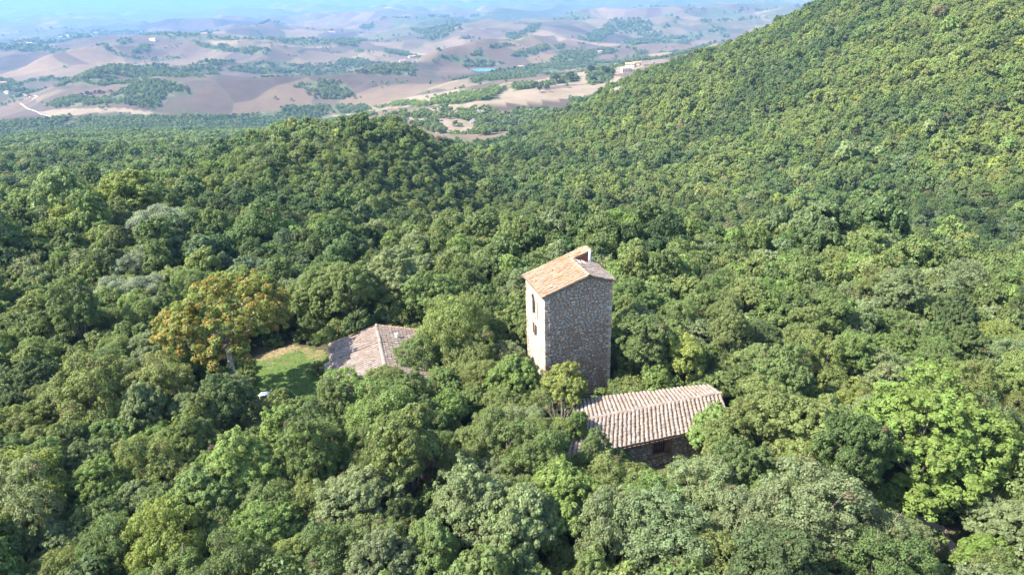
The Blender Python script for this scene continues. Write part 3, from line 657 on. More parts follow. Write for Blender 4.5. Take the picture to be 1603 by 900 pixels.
# which of them show largest
for t in trees:
    u, v, z = project(np.array([[t['x'], t['y'], float(ground(np.array([t['x']]), np.array([t['y']]))[0]) + t['r'] * 1.6]])); t['u'], t['v'], t['z'] = float(u[0]), float(v[0]), float(z[0]); t['pr'] = t['r'] * FPX / t['z']
    t['seen'] = -t['pr'] * .6 < t['u'] < IMW + t['pr'] * .6 and t['v'] < IMH + t['pr'] * .7 and t['z'] > 0
fixed = [t for t in trees[:manual_n] if t['seen']]; rest = sorted([t for t in trees[manual_n:] if t['seen']], key=lambda t: -t['pr'])
n_ind = 300
indiv = fixed + rest[:n_ind - len(fixed)]
left = rest[n_ind - len(fixed):] + [t for t in trees if not t['seen']]

KNAME = {'dense': 'evergreen_oak', 'airy': 'oak_tree', 'tall': 'slender_tree', 'fuzzy': 'olive_tree', 'broad': 'broadleaf_tree', 'autumn': 'autumn_tree', 'lime': 'broadleaf_tree', 'bush': 'bush', 'bare': 'bare_tree'}
KWORD = {'dense': 'dense oak', 'airy': 'airy oak', 'tall': 'slender tree', 'fuzzy': 'feathery olive tree', 'broad': 'large-leaved tree', 'bush': 'bush', 'bare': 'bare tree'}
LMK = [('stone tower', 6.0, 64.5), ('tiled outbuilding', 11.5, 53.5), ('tiled house', -16, 68), ('orange autumn tree', t_aut['x'], t_aut['y']), ('large lime tree', t_lime['x'], t_lime['y']), ('gravel path', 31.0, 40.5)]
RB = [('lower brown bush', 0), ('central brown bush', 1)]
for nm, i in RB:
    q = at_z(rust_spots[i][0], rust_spots[i][1], 4); LMK.append((nm, q[0], q[1]))
def describe(ts):
    bins = {}
    for t in ts:
        if t['label']: continue
        nm, lx, ly = min(LMK, key=lambda m: math.hypot(m[1] - t['x'], m[2] - t['y'])); dx, dy = t['x'] - lx, t['y'] - ly
        w = []
        if dy < -abs(dx) * 0.4: w.append('in front of')
        elif dy > abs(dx) * 0.4: w.append('behind')
        side = 'left' if dx < 0 else 'right'
        if not w: rel = f'{side} of the {nm}'
        elif abs(dx) > abs(dy) * 0.4: rel = f'{w[0]} the {nm} to its {side}'
        else: rel = f'straight {w[0]} the {nm}'
        t['d'] = math.hypot(dx, dy); bins.setdefault((t['tint'], t['kind'], rel), []).append(t)
    ORD = ['nearest', 'second nearest', 'third nearest', 'fourth nearest', 'fifth nearest', 'sixth nearest', 'seventh nearest', 'eighth nearest', 'ninth nearest', 'tenth nearest', 'eleventh nearest', 'twelfth nearest']
    for (tn, k, rel), L in bins.items():
        L.sort(key=lambda t: t['d'])
        for i, t in enumerate(L):
            base = f'{WORD[tn]} {KWORD[k]} {rel}'
            t['label'] = base if len(L) == 1 else f'{ORD[min(i, 11)]} {base}'
describe(indiv)
GRP = {'dense': 'evergreen oaks around the tower', 'airy': 'loose oaks around the tower', 'tall': 'slender trees around the tower', 'fuzzy': 'olive trees beyond the lawn', 'broad': 'broadleaf trees around the tower', 'bush': 'bushes'}
def zg(x, y): return float(ground(np.array([x]), np.array([y]))[0])
for t in indiv:
    me, tk, R0 = KIND[t['kind']][int(g.integers(0, len(KIND[t['kind']])))]
    s = t['r'] / R0; cat = 'bush' if t['kind'] == 'bush' and t['hk'] < 3 else 'tree'
    lift = 0.0
    e = thing(KNAME[t['kind']], t['label'], cat, (t['x'], t['y'], zg(t['x'], t['y'])), float(g.uniform(0, 6.28)) if t['kind'] not in ('autumn',) else 0.6, GRP.get(t['kind']))
    sz = s * t['hk']
    c = link('crown', me, e); k = link('trunk', tk, e)
    if t['kind'] == 'bush' and t['hk'] > 3:      # a dead brown crown carried as high as the canopy
        c.scale = (s, s, s * 1.1); c.location = (0, 0, t['r'] * 0.75 * (t['hk'] - 1)); k.scale = (s * .7, s * .7, sz * 1.0)
    else:
        w_ = s * g.uniform(.88, 1.14); c.scale = (w_, 2 * s - w_, sz); k.scale = (w_, 2 * s - w_, sz)
    tint = np.array(TINT[t['tint']]) * g.uniform(0.88, 1.12) * (1 + g.normal(0, .025, 3)); c.color = (*tint, 1)

# ------------------------------------------------------------------ woodland: everything past those, one object
def tints(x, y, hill):
    n = len(x); hill0 = np.clip(hill * np.ones(n), 0, 1); gg = np.random.default_rng(n); keys = ['dark', 'deep', 'mid', 'olive', 'fresh', 'greygreen', 'yellowish', 'gold', 'rust']
    P0 = np.array([.14, .22, .26, .17, .09, .10, .015, .001, .004])
    T = np.array([TINT[k] for k in keys]); c = T[gg.choice(len(keys), n, p=P0 / P0.sum())]
    warm = np.clip(hill + (fbm(x / 70, y / 70, 101, 3) - 0.5) * 2.4, 0, 1)[:, None]
    wt = T[gg.choice([3, 3, 4, 6, 6, 2, 3], n)]; k = warm * gg.uniform(.25, .95, (n, 1))
    c = c * (1 - k) + wt * k
    st = fbm(x / 38, y / 38, 171, 3)[:, None]; dk = np.clip((.5 - st) * 6 + gg.normal(0, .5, (n, 1)), 0, 1); c = c * (1 - dk * np.array([.40, .30, .22]))
    return c * gg.uniform(0.84, 1.22, (n, 1)) * (1 + hill0[:, None] * np.array([.14, .09, 0.0])) * (1 + gg.normal(0, .03, (n, 3)))
pts, scs, tns = [], [], []
for t in left:
    pts.append((t['x'], t['y'], zg(t['x'], t['y']) - 0.2)); q = t['r'] / 2.3; scs.append((q, q, q * min(t['hk'], 1.3))); tns.append(np.array(TINT[t['tint']]) * g.uniform(.85, 1.15))
def hexfield(sp, r0, r1, jit=0.36, th=0.80):
    xs = np.arange(-r1 * 0.75, r1 * 0.75, sp); ys = np.arange(r0 * 0.6, r1, sp * 0.866)
    X, Y = np.meshgrid(xs, ys); X = X + (np.arange(len(ys)) % 2)[:, None] * sp * 0.5
    gg = np.random.default_rng(int(r0)); X = X + gg.normal(0, jit * sp * .6, X.shape); Y = Y + gg.normal(0, jit * sp * .6, X.shape)
    X, Y = X.ravel(), Y.ravel(); r = np.hypot(X, Y); k = (r > r0) & (r < r1) & (np.abs(np.arctan2(X, Y)) < th) & (Y > NEAR_Y)
    return X[k], Y[k]
sets_n = [np.array(pts)], [np.array(scs)], [np.array(tns)]
x, y = hexfield(2.6, 60, 250); z = ground(x, y)
gg = np.random.default_rng(5); q = np.clip(np.exp(gg.normal(-.36, .24, len(x))), .42, 1.5) * (1 + 0.5 * (fbm(x / 25, y / 25, 111) - .5)) * (1 - .26 * smooth(140, 240, np.hypot(x, y)))
sets_n[0].append(np.c_[x, y, z - .3]); sets_n[1].append(np.c_[q, q, q * gg.uniform(1.0, 1.45, len(x))]); hillf = 0.42 * smooth(0.05, 0.35, np.arctan2(x, y)) * smooth(170, 260, np.hypot(x, y)); sets_n[2].append(tints(x, y, hillf))
near_set = (PC['near'], *[np.concatenate(s) for s in sets_n])
x, y = hexfield(2.75, 250, 640); k = is_forest(x, y); x, y = x[k], y[k]; z = ground(x, y)
q = np.clip(np.exp(gg.normal(-.42, .25, len(x))), .40, 1.4) * (1 + 0.5 * (fbm(x / 35, y / 35, 111) - .5)); th_ = np.arctan2(x, y)
# bare rock on the hillside stays open
rocks = [(970, 149, 8.0), (992, 126, 6.0), (1022, 99, 5.0)]
rk = [hit(u, v + 4) for u, v, s in rocks]
ok = np.ones(len(x), bool)
for p, (u, v, s) in zip(rk, rocks): ok &= np.hypot(x - p[0], (y - p[1]) * .8) > s * 0.75
hillf = 0.85 * smooth(0.02, 0.12, th_) - 0.15
mid_set = (PC['mid'], np.c_[x, y, z - .4][ok], np.c_[q, q, q * gg.uniform(1.0, 1.4, len(x))][ok], tints(x, y, hillf)[ok])
x, y = hexfield(4.4, 640, 1500); k = is_forest(x, y); x, y = x[k], y[k]; z = ground(x, y)
q = gg.uniform(0.7, 1.35, len(x)); hillf = 0.4 * smooth(0.02, 0.15, np.arctan2(x, y)) - 0.1
far_set = (PC['far'], np.c_[x, y, z - .8], np.c_[q, q, q], tints(x, y, hillf))
instancer('woodland', [near_set, mid_set, far_set], 'mixed green oak woodland covering the valley and the hillside')
# low growth between the trunks
ux = g.uniform(-90, 90, 4200); uy = g.uniform(18, 100, 4200)
ok = np.array([not keep_out(a, b, 1.0) for a, b in zip(ux, uy)]); ux, uy = ux[ok], uy[ok]
q = g.uniform(0.5, 1.1, len(ux)); tu = np.array([TINT[k] for k in ('dark', 'deep', 'mid', 'olive')])[g.integers(0, 4, len(ux))]
instancer('undergrowth', [(PC['bush'], np.c_[ux, uy, ground(ux, uy) - .1], np.c_[q, q, q * .8], tu)], 'low shrubs on the woodland floor between the trees')
# woods and hedges of the plain
px_, py_, pt_, ps_ = [], [], [], []
gg = np.random.default_rng(77)
for wi, w in enumerate(woods_w):
    wv = np.array(w); lo, hi = wv.min(0), wv.max(0); area = (hi - lo).prod(); dist = np.hypot(*wv.mean(0)); sp = max(6.0, dist / 330)
    n = int(min(9000, area / sp ** 2 * 1.25)); a = gg.uniform(lo[0], hi[0], n); b = gg.uniform(lo[1], hi[1], n); k = in_poly(a, b, w)
    a, b = a[k], b[k]; dens = fbm(a / 40, b / 40, 121 + wi); k = dens > (0.44 if wi in (5, 9, 27) else 0.36); a, b = a[k], b[k]
    px_.append(a); py_.append(b); s = sp / 5.2 * gg.uniform(0.6, 1.25, len(a)); ps_.append(s)
    base = np.array([TINT[k] for k in ('deep', 'mid', 'dark', 'olive')])[gg.integers(0, 4, len(a))]
    if wi in (12, 13): base = np.array([TINT[k] for k in ('fresh', 'yellowish', 'mid')])[gg.integers(0, 3, len(a))]
    if wi in (5, 6, 9): base = np.array([(.10, .085, .06), TINT['olive'], TINT['mid']])[gg.integers(0, 3, len(a))]
    pt_.append(base)
th_ = gg.uniform(-.78, .45, 90000); r_ = np.exp(gg.uniform(math.log(1350), math.log(6500), 90000)); a = r_ * np.sin(th_); b = r_ * np.cos(th_); k = valley_line(a, b) > 0; a, b, r_ = a[k], b[k], r_[k]
px_.append(a); py_.append(b); ps_.append(np.clip(r_ / 1500, 1.0, 3.0) * gg.uniform(.6, 1.3, len(a))); pt_.append(np.array([TINT[q] for q in ('deep', 'mid', 'olive', 'dark')])[gg.integers(0, 4, len(a))])
a = gg.uniform(-1300, 700, 5200); b = gg.uniform(760, 3000, 5200); dd = fbm(a / 90, b / 90, 131); k = (dd > 0.66) & (np.hypot(a, b) > 1000); px_.append(a[k]); py_.append(b[k]); ps_.append(gg.uniform(.8, 1.5, k.sum())); pt_.append(np.tile(TINT['mid'], (k.sum(), 1)))
gw = [tuple(h[:2]) for h in hits([(585, 190), (682, 166), (739, 163), (790, 168), (830, 175), (770, 215), (665, 204)])]; gv = np.array(gw); lo, hi = gv.min(0), gv.max(0)
a = gg.uniform(lo[0], hi[0], 5200); b = gg.uniform(lo[1], hi[1], 5200); k = in_poly(a, b, gw) & (fbm(a / 26, b / 26, 141) > 0.55); px_.append(a[k]); py_.append(b[k]); ps_.append(gg.uniform(.6, 1.3, k.sum())); pt_.append(np.array([TINT[q] for q in ('deep', 'mid', 'olive')])[gg.integers(0, 3, k.sum())])
px_, py_, ps_, pt_ = map(np.concatenate, (px_, py_, ps_, pt_))
instancer('distant_woods', [(PC['far'], np.c_[px_, py_, ground(px_, py_) - ps_ * 1.5], np.c_[ps_, ps_, ps_], pt_)], 'dark woods thickets and hedges between the clay fields of the plain')

# ------------------------------------------------------------------ buildings
def plane_hit(u, v, O, n):
    d = ray(u, v); e = np.array([0, 0, EYE_H]); t = ((np.array(O) - e) @ n) / (d @ n); return e + d * t
def root_at(name, label, cat, p, group=None):
    return thing(name, label, cat, tuple(map(float, p)), 0, group)
def hang(o, parent):
    """keep o where its own vertices put it in the world while it follows its thing"""
    w = Vector((0, 0, 0)); q = parent
    while q is not None: w += q.location if q.type == 'EMPTY' else Vector((0, 0, 0)); q = q.parent
    o.parent = parent
    if parent.type == 'EMPTY': o.matrix_parent_inverse = Matrix.Translation(-w)
    return o
def rubble(mb, O, U, Nn, w, top, openings, seed, zb=0.0, ch=(0.16, 0.30), sw=(0.20, 0.60), u0=0.0, depth=(0.03, 0.10), tone=None):
    """irregular coursed stones proud of a wall face"""
    gg = np.random.default_rng(seed); z = zb; O = np.array(O, float); U = np.array(U, float); Nn = np.array(Nn, float)
    while z < 40:
        h = gg.uniform(*ch); s = u0 + gg.uniform(-0.2, 0.05)
        if z > max(top(0), top(w), top(w * .5), top(w * .65)): break
        while s < w - u0:
            L = gg.uniform(*sw) * (1.0 if h > 0.2 else 1.2); a, b = max(s, u0), min(s + L, w - u0); s += L
            if b - a < 0.09: continue
            m = 0.5 * (a + b); z1 = z + h * gg.uniform(0.86, 1.02); z0 = z + h * gg.uniform(-.03, .06); wv = 0.07 * math.sin(m * 1.3 + z * .5 + seed) + 0.05 * math.sin(m * 3.1 + seed * 2)
            z0 += wv; z1 += wv; t = min(top(a), top(b)) - 0.03
            if z0 > t - 0.08 or z1 < zb: continue
            z1 = min(z1, t); z0 = max(z0, zb - .05)
            if any(a < q[1] + .03 and b > q[0] - .03 and z0 < q[3] + .03 and z1 > q[2] - .03 for q in openings): continue
            gp = gg.uniform(0.016, 0.036); k = 7; hx, hz = (b - a) / 2 - gp, (z1 - z0) / 2 - gp
            if hx < .03 or hz < .03: continue
            ph = np.arange(k) * 2 * math.pi / k + gg.uniform(-.25, .25, k) + gg.uniform(0, 1)
            cx, cz = np.cos(ph), np.sin(ph); sc = 1 / np.maximum((np.abs(cx) ** 3.4 + np.abs(cz) ** 3.4) ** (1 / 3.4), .2) * gg.uniform(.9, 1.04, k)
            px, pz = m + hx * cx * sc, (z0 + z1) / 2 + hz * cz * sc; d = gg.uniform(*depth); ix, iz = m + (px - m) * .84, (z0 + z1) / 2 + (pz - (z0 + z1) / 2) * .80
            base = [O + U * x + Z_ * y + Nn * 0.002 for x, y in zip(px, pz)]; fr = [O + U * x + Z_ * y + Nn * (d + gg.uniform(-.012, .012)) for x, y in zip(ix, iz)]
            n = len(mb.v); mb.v += [tuple(p) for p in base + fr]; v = gg.random() if tone is None else tone(gg, m, z0)
            flip = np.cross(U, Z_) @ Nn < 0
            f = tuple(range(n + k, n + 2 * k)); mb.f.append(f[::-1] if flip else f); mb.a.append(v)
            for i in range(k):
                f = (n + i, n + (i + 1) % k, n + k + (i + 1) % k, n + k + i); mb.f.append(f[::-1] if flip else f); mb.a.append(v)
        z += h
def wall_panel(mb, O, U, Nn, w, z0, z1, openings, reveal=0.32):
    """a wall face with true openings and reveals"""
    O = np.array(O, float); ss = sorted({0, w, *[q for o in openings for q in o[:2]]}); zs = sorted({z0, z1, *[q for o in openings for q in o[2:4]]})
    P = lambda s, z, d=0: O + U * s + Z_ * z - Nn * d
    for a, b in zip(ss[:-1], ss[1:]):
        for c, d in zip(zs[:-1], zs[1:]):
            if any(o[0] - 1e-6 <= a and b <= o[1] + 1e-6 and o[2] - 1e-6 <= c and d <= o[3] + 1e-6 for o in openings): continue
            mb.poly([P(a, c), P(b, c), P(b, d), P(a, d)])
    for a, b, c, d in openings:
        for (s1, y1), (s2, y2) in (((a, c), (b, c)), ((b, c), (b, d)), ((b, d), (a, d)), ((a, d), (a, c))):
            mb.poly([P(s1, y1), P(s2, y2), P(s2, y2, reveal), P(s1, y1, reveal)])
def window(parent, O, U, Nn, q, reveal, fmat, mull=1, trans=1, name='window', bars=0):
    a, b, c, d = q; O = np.array(O, float); t = 0.06; P = lambda s, z, dd: O + U * s + Z_ * z - Nn * dd
    fr = MB(); dep = reveal - 0.07
    def bar(s0, s1, z0, z1): fr.box(P(s0, z0, dep + .06), U * (s1 - s0), Nn * 0.06, Z_ * (z1 - z0))
    bar(a, a + t, c, d); bar(b - t, b, c, d); bar(a + t, b - t, c, c + t); bar(a + t, b - t, d - t, d)
    for i in range(mull): x = a + (b - a) * (i + 1) / (mull + 1); bar(x - .025, x + .025, c + t, d - t)
    w = hang(fr.build(name, fmat), parent)
    pn = MB(); pn.box(P(a + .02, c + .02, reveal + .012), U * (b - a - .04), Nn * 0.02, Z_ * (d - c - .04)); hang(pn.build('pane', M['glass']), w)
    for i in range(bars):
        bb = MB(); x = a + (b - a) * (i + .5) / bars; bb.box(P(x - .03, c + .02, .10), U * .06, Nn * .06, Z_ * (d - c - .04)); hang(bb.build('bar', M['iron'] if bars > 8 else M['redwood']), w)
    return w
def tile_shape(seed):
    gg = np.random.default_rng(seed); b = MB(); L = 0.47; k = 6; r0, r1 = 0.5, 0.42; rows = []
    for y, r, z in ((-.02, r0, .055), (L, r1, .0)):
        rows.append([(math.cos(t) * r, y, z * 1 + math.sin(t) * r * .72) for t in np.linspace(0, math.pi, k + 1) + gg.normal(0, .02, k + 1)])
    for i in range(k): b.poly([rows[0][i], rows[1][i], rows[1][i + 1], rows[0][i + 1]])
    b.poly(rows[0]); b.poly([(r0 * .98, -.02, .0), (r0 * .98, -.02, .05), (r1, L, 0)]); return b
def tile_field(part, C, ncol, nrow, mat, indiv, seed, rad=0.16, jitter=1.0, order=None):
    """cover tiles over channels on a slope C = (eave left, eave right, ridge right, ridge left)"""
    el, er, rr_, rl = [np.array(c, float) for c in C]; gg = np.random.default_rng(seed)
    P = lambda s, t: (el * (1 - s) + er * s) * (1 - t) + (rl * (1 - s) + rr_ * s) * t + Z_ * (0.10 * float(fbm(np.array([s * 4.0 + seed]), np.array([t * 2.0 + seed * 3.0]), seed, 2)[0]) * (1 - abs(2 * s - 1) ** 4))
    shapes = [tile_shape(seed + i) for i in range(3)]; ms = [s.mesh('roof_tile', [M[mat]]) for s in shapes]; made = 0; joined = MB(); pan = MB(); cells = []
    lc = np.linalg.norm(er - el) / ncol; 
    for i in range(ncol):
        for j in range(nrow): cells.append((i, j))
    if order: cells.sort(key=order)
    shift = gg.normal(0, .012, ncol); rowoff = gg.uniform(0, 1, ncol)
    for i, j in cells:
        s = (i + .5) / ncol + shift[i] / ncol; t = j / nrow; p = P(s, t); up = P(s, min(1, t + 1 / nrow)) - p; L = np.linalg.norm(up); y = up / L; x = P(min(1, s + .02), t) - P(max(0, s - .02), t); x = x - (x @ y) * y; x /= np.linalg.norm(x); z = np.cross(x, y)
        if z[2] < 0: x, z = -x, -z
        a = gg.normal(0, .035) * jitter; x2 = x * math.cos(a) + y * math.sin(a); y2 = y * math.cos(a) - x * math.sin(a)
        p = p + x * gg.normal(0, .014) * jitter + z * (0.035 + gg.uniform(-.006, .014) * jitter) + y * gg.normal(0, .02) * jitter; r = rad * gg.uniform(.93, 1.07); ly = (L * 1.1) / .47
        Mx = Matrix(((x2[0] * r * 2, y2[0] * ly, z[0] * r * 2, p[0]), (x2[1] * r * 2, y2[1] * ly, z[1] * r * 2, p[1]), (x2[2] * r * 2, y2[2] * ly, z[2] * r * 2, p[2]), (0, 0, 0, 1)))
        if made < indiv:
            o = link('roof_tile', ms[int(gg.integers(0, 3))]); o.parent = part; o.matrix_parent_inverse = part.matrix_parent_inverse.copy() if part.type == 'EMPTY' else Matrix(); o.matrix_basis = Mx; made += 1
        else:
            sh = shapes[int(gg.integers(0, 3))]; n = len(joined.v); va = gg.random(); joined.v += [tuple(Mx @ Vector(v)) for v in sh.v]; joined.f += [tuple(n + q for q in f) for f in sh.f]; joined.a += [va] * len(sh.f)
    for i in range(ncol + 1):
        for j in range(nrow):
            s0, s1 = max(0, (i - .32) / ncol), min(1, (i + .32) / ncol); t0, t1 = max(0, (j - .12) / nrow), min(1, (j + 1) / nrow); nz = Z_ * .012; va = gg.random()
            pan.poly([P(s0, t0) + Z_ * .05, P(s1, t0) + Z_ * .05, P(s1, t1) + Z_ * .018, P(s0, t1) + Z_ * .018], va); pan.poly([P(s0, t0) + Z_ * .05, P(s0, t0) + Z_ * .008, P(s1, t0) + Z_ * .008, P(s1, t0) + Z_ * .05], va)
    if joined.f: link('tile_field', joined.mesh('tile_field', [M['tile_old_joined']]), part, kind='stuff')
    link('channel_tiles', pan.mesh('channel_tiles', [M['channel']]), part, kind='stuff')
def slab(name, parent, C, mat, th=0.12):
    b = MB(); c = [np.array(q, float) for q in C]; lo = [q - Z_ * th for q in c]
    b.poly(c); b.poly(lo[::-1])
    for i in range(4): b.poly([c[i], lo[i], lo[(i + 1) % 4], c[(i + 1) % 4]])
    return hang(b.build(name, mat), parent)
def ridge_tiles(part, p, q, n, mat, seed, rad=.17, over=1.12):
    gg = np.random.default_rng(seed); p, q = np.array(p, float), np.array(q, float); ms = [tile_shape(seed + i).mesh('ridge_tile', [M[mat]]) for i in range(2)]
    d = (q - p) / n; L = np.linalg.norm(d); y = d / L; x = np.cross(y, Z_); x /= np.linalg.norm(x); z = np.cross(x, y)
    for i in range(n):
        o = link('ridge_tile', ms[i % 2]); o.parent = part; c = p + d * i + z * gg.uniform(.0, .03) + x * gg.normal(0, .015); r = rad * 2 * gg.uniform(.94, 1.06); ly = L * over / .47
        o.matrix_basis = Matrix(((x[0] * r, y[0] * ly, z[0] * r, c[0]), (x[1] * r, y[1] * ly, z[1] * r, c[1]), (x[2] * r, y[2] * ly, z[2] * r, c[2]), (0, 0, 0, 1)))
M['channel'] = tile_mat('channel_tile', [(0, (0.075, 0.055, 0.042)), (0.5, (0.105, 0.078, 0.06)), (1, (0.06, 0.045, 0.035))], True)  # darker than the cover tiles: shadow between them put into the colour

# --- the tower
tw = root_at('stone_tower', 'tall square rubble stone tower with a tiled roof standing among the trees', 'tower', T_O + A_ * T_W / 2 + B_ * T_D / 2)
rp = plane_hit(921, 433, T_O, -B_); RA = float((rp - T_O) @ A_); RZ = float(rp[2])
Lp = lambda s: T_ZL + (RZ - T_ZL) * s / RA if s < RA else RZ + (T_ZR - RZ) * (s - RA) / (T_W - RA)
def lh(u, v):
    p = plane_hit(u, v, T_O, -A_); return float((p - T_O) @ B_), float(p[2])
ws0, wz0 = lh(833.0, 490.0); ws1, wz1 = lh(838.2, 464.0)
s_lo, s_hi = sorted((ws0, ws1)); ctr = (s_lo + s_hi) / 2; arch = (ctr - .48, ctr + .48, min(wz0, wz1) + .05, max(wz0, wz1))
sl0 = lh(841.2, 500); sl1 = lh(841.2, 474); slit = (sl0[0] - .11, sl0[0] + .11, sl0[1], sl1[1])
w1a = lh(835.6, 522); w1b = lh(835.6, 505); w2a = lh(839.2, 527); w2b = lh(839.2, 509.5)
win1 = (w1a[0] - .30, w1a[0] + .30, w1a[1], w1b[1]); win2 = (w2a[0] - .30, w2a[0] + .30, w2a[1], w2b[1])
if win2[1] > win1[0] - .1: win2 = (win2[0] - .1, win1[0] - .14, win2[2], win2[3])
TOPEN = [arch, slit, win1, win2]
core = MB(); ZB = -1.2
lcore = MB(); wall_panel(lcore, T_O, B_, -A_, T_D, ZB, T_ZL, TOPEN); hang(lcore.build('wall', M['plaster_sunlit']), tw)                        # left face (origin front corner); sunlight plus lime wash in its pale colour
core.poly([T_O + Z_ * ZB, T_O + A_ * T_W + Z_ * ZB, T_O + A_ * T_W + Z_ * T_ZR, T_O + A_ * RA + Z_ * RZ, T_O + Z_ * T_ZL])
tb = T_O + B_ * T_D
core.poly([tb + Z_ * ZB, tb + A_ * T_W + Z_ * ZB, tb + A_ * T_W + Z_ * T_ZR, tb + A_ * RA + Z_ * RZ, tb + Z_ * T_ZL][::-1])
core.poly([T_O + A_ * T_W + Z_ * ZB, tb + A_ * T_W + Z_ * ZB, tb + A_ * T_W + Z_ * T_ZR, T_O + A_ * T_W + Z_ * T_ZR])
hang(core.build('wall', M['mortar']), tw)
st = MB()
def tone_front(gg, m, z): 
    r = gg.random()
    if z > 9.0 and r < .8: return gg.uniform(.18, .5)
    if z < 5.0 and r < .5: return gg.uniform(.55, .82)
    return r
QW = 0.30
rubble(st, T_O, A_, -B_, T_W, Lp, [], 3, ZB, u0=QW, tone=tone_front)
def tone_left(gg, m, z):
    r = gg.random(); return gg.uniform(.87, .93) if r < .6 else gg.uniform(.3, .48) if r < .9 else r  # mostly pale stones: the sunny side's brightness is put into their colour
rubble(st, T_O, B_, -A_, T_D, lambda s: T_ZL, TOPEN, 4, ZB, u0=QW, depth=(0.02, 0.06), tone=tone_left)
rubble(st, T_O + A_ * T_W, B_, A_, T_D, lambda s: T_ZR, [], 5, ZB, u0=QW); rubble(st, tb, A_, B_, T_W, Lp, [], 6, ZB, u0=QW)
o = hang(link('rubble_stones', st.mesh('rubble_stones', [M['stone']])), tw); o['kind'] = 'stuff'
gq = np.random.default_rng(9)
for cx, cy, zt in ((0, 0, T_ZL), (1, 0, T_ZR), (0, 1, T_ZL), (1, 1, T_ZR)):       # corner stones, long and short by turns
    z = ZB; i = 0; corner = T_O + A_ * T_W * cx + B_ * T_D * cy; ia = A_ * (1 - 2 * cx); ib = B_ * (1 - 2 * cy)
    while z < zt - .12:
        h = min(gq.uniform(.26, .42), zt - .03 - z); la, lb = (gq.uniform(.42, .62), gq.uniform(.26, .32)) if i % 2 else (gq.uniform(.26, .32), gq.uniform(.42, .62)); d = gq.uniform(.03, .07)
        q = MB(); c0 = corner - ia * d - ib * d + Z_ * (z + .012); va = float(gq.choice([.2, .3, .45, .88, .6, .3])); X, Y = ia * (la + d), ib * (lb + d); Zq = Z_ * (h - .024)
        bv = .03; lowr = [c0, c0 + X, c0 + X + Y, c0 + Y]
        if np.cross(X, Y)[2] < 0: lowr = lowr[::-1]
        cen = sum(lowr) / 4; n = 4; r0 = [p + (cen - p) * .06 for p in lowr]; r1 = [p + Z_ * bv + gq.normal(0, .008, 3) for p in lowr]; r2 = [p + Zq - Z_ * bv + gq.normal(0, .008, 3) for p in lowr]; r3 = [p + (cen - p) * .06 + Zq for p in lowr]
        q.poly(r0[::-1], va); q.poly(r3, va)
        for A1, B1 in ((r0, r1), (r1, r2), (r2, r3)):
            for k in range(4): q.poly([A1[k], A1[(k + 1) % 4], B1[(k + 1) % 4], B1[k]], va)
        hang(q.build('corner_stone', M['stone']), tw); z += h; i += 1
# arch head: the rectangle's upper corners are filled so that the opening is round
sp = MB(); R2 = (arch[1] - arch[0]) / 2; zc_ = arch[3] - R2
for sgn in (-1, 1):
    cs = (arch[0] + arch[1]) / 2; pts_ = [(cs + sgn * R2 * math.cos(t), zc_ + R2 * math.sin(t)) for t in np.linspace(0, math.pi / 2, 7)]
    for (a1, b1), (a2, b2) in zip(pts_[:-1], pts_[1:]):
        Pq = lambda s, z, d: T_O + B_ * s + Z_ * z + (-A_) * (.02 - d)
        sp.poly([Pq(a1, b1, 0), Pq(a2, b2, 0), Pq(a2, arch[3], 0), Pq(a1, arch[3], 0)]); sp.poly([Pq(a1, b1, 0), Pq(a2, b2, 0), Pq(a2, b2, .3), Pq(a1, b1, .3)])
hang(sp.build('arch_spandrel', M['plaster_sunlit']), tw)
for i in range(9):      # arch stones
    t0, t1 = math.pi * i / 9 + .02, math.pi * (i + 1) / 9 - .02; v = MB(); cs = (arch[0] + arch[1]) / 2; Pq = lambda r, t, d: T_O + B_ * (cs + r * math.cos(t)) + Z_ * (zc_ + r * math.sin(t)) - A_ * d
    ins = [Pq(R2 + .01, t0, .07), Pq(R2 + .24, t0, .07), Pq(R2 + .24, t1, .07), Pq(R2 + .01, t1, .07)]; bk = [p + A_ * .08 for p in ins]; va = float(gq.choice([.62, .7, .88, .3])); v.poly(ins, va)
    for k in range(4): v.poly([ins[k], bk[k], bk[(k + 1) % 4], ins[(k + 1) % 4]], va)
    hang(v.build('arch_stone', M['stone']), tw)
w_ = window(tw, T_O, B_, -A_, arch, .30, M['wood'], 1); window(tw, T_O, B_, -A_, win1, .30, M['wood'], 0); window(tw, T_O, B_, -A_, win2, .30, M['wood'], 0); window(tw, T_O, B_, -A_, slit, .30, M['wood'], 0)
for q in (arch, win1, win2):
    sb = MB(); sb.box(T_O + B_ * (q[0] - .12) + Z_ * (q[2] - .12) - A_ * .10, B_ * (q[1] - q[0] + .24), A_ * .2, Z_ * .115, .3); hang(sb.build('sill', M['stone']), tw)
br = MB(); br.box(T_O + B_ * (win2[1] + .01) + Z_ * (win2[2] + .05) - A_ * .06, B_ * (win1[0] - win2[1] - .02), A_ * .3, Z_ * (win2[3] - win2[2]), .78); hang(br.build('mullion_pier', M['stone']), tw)
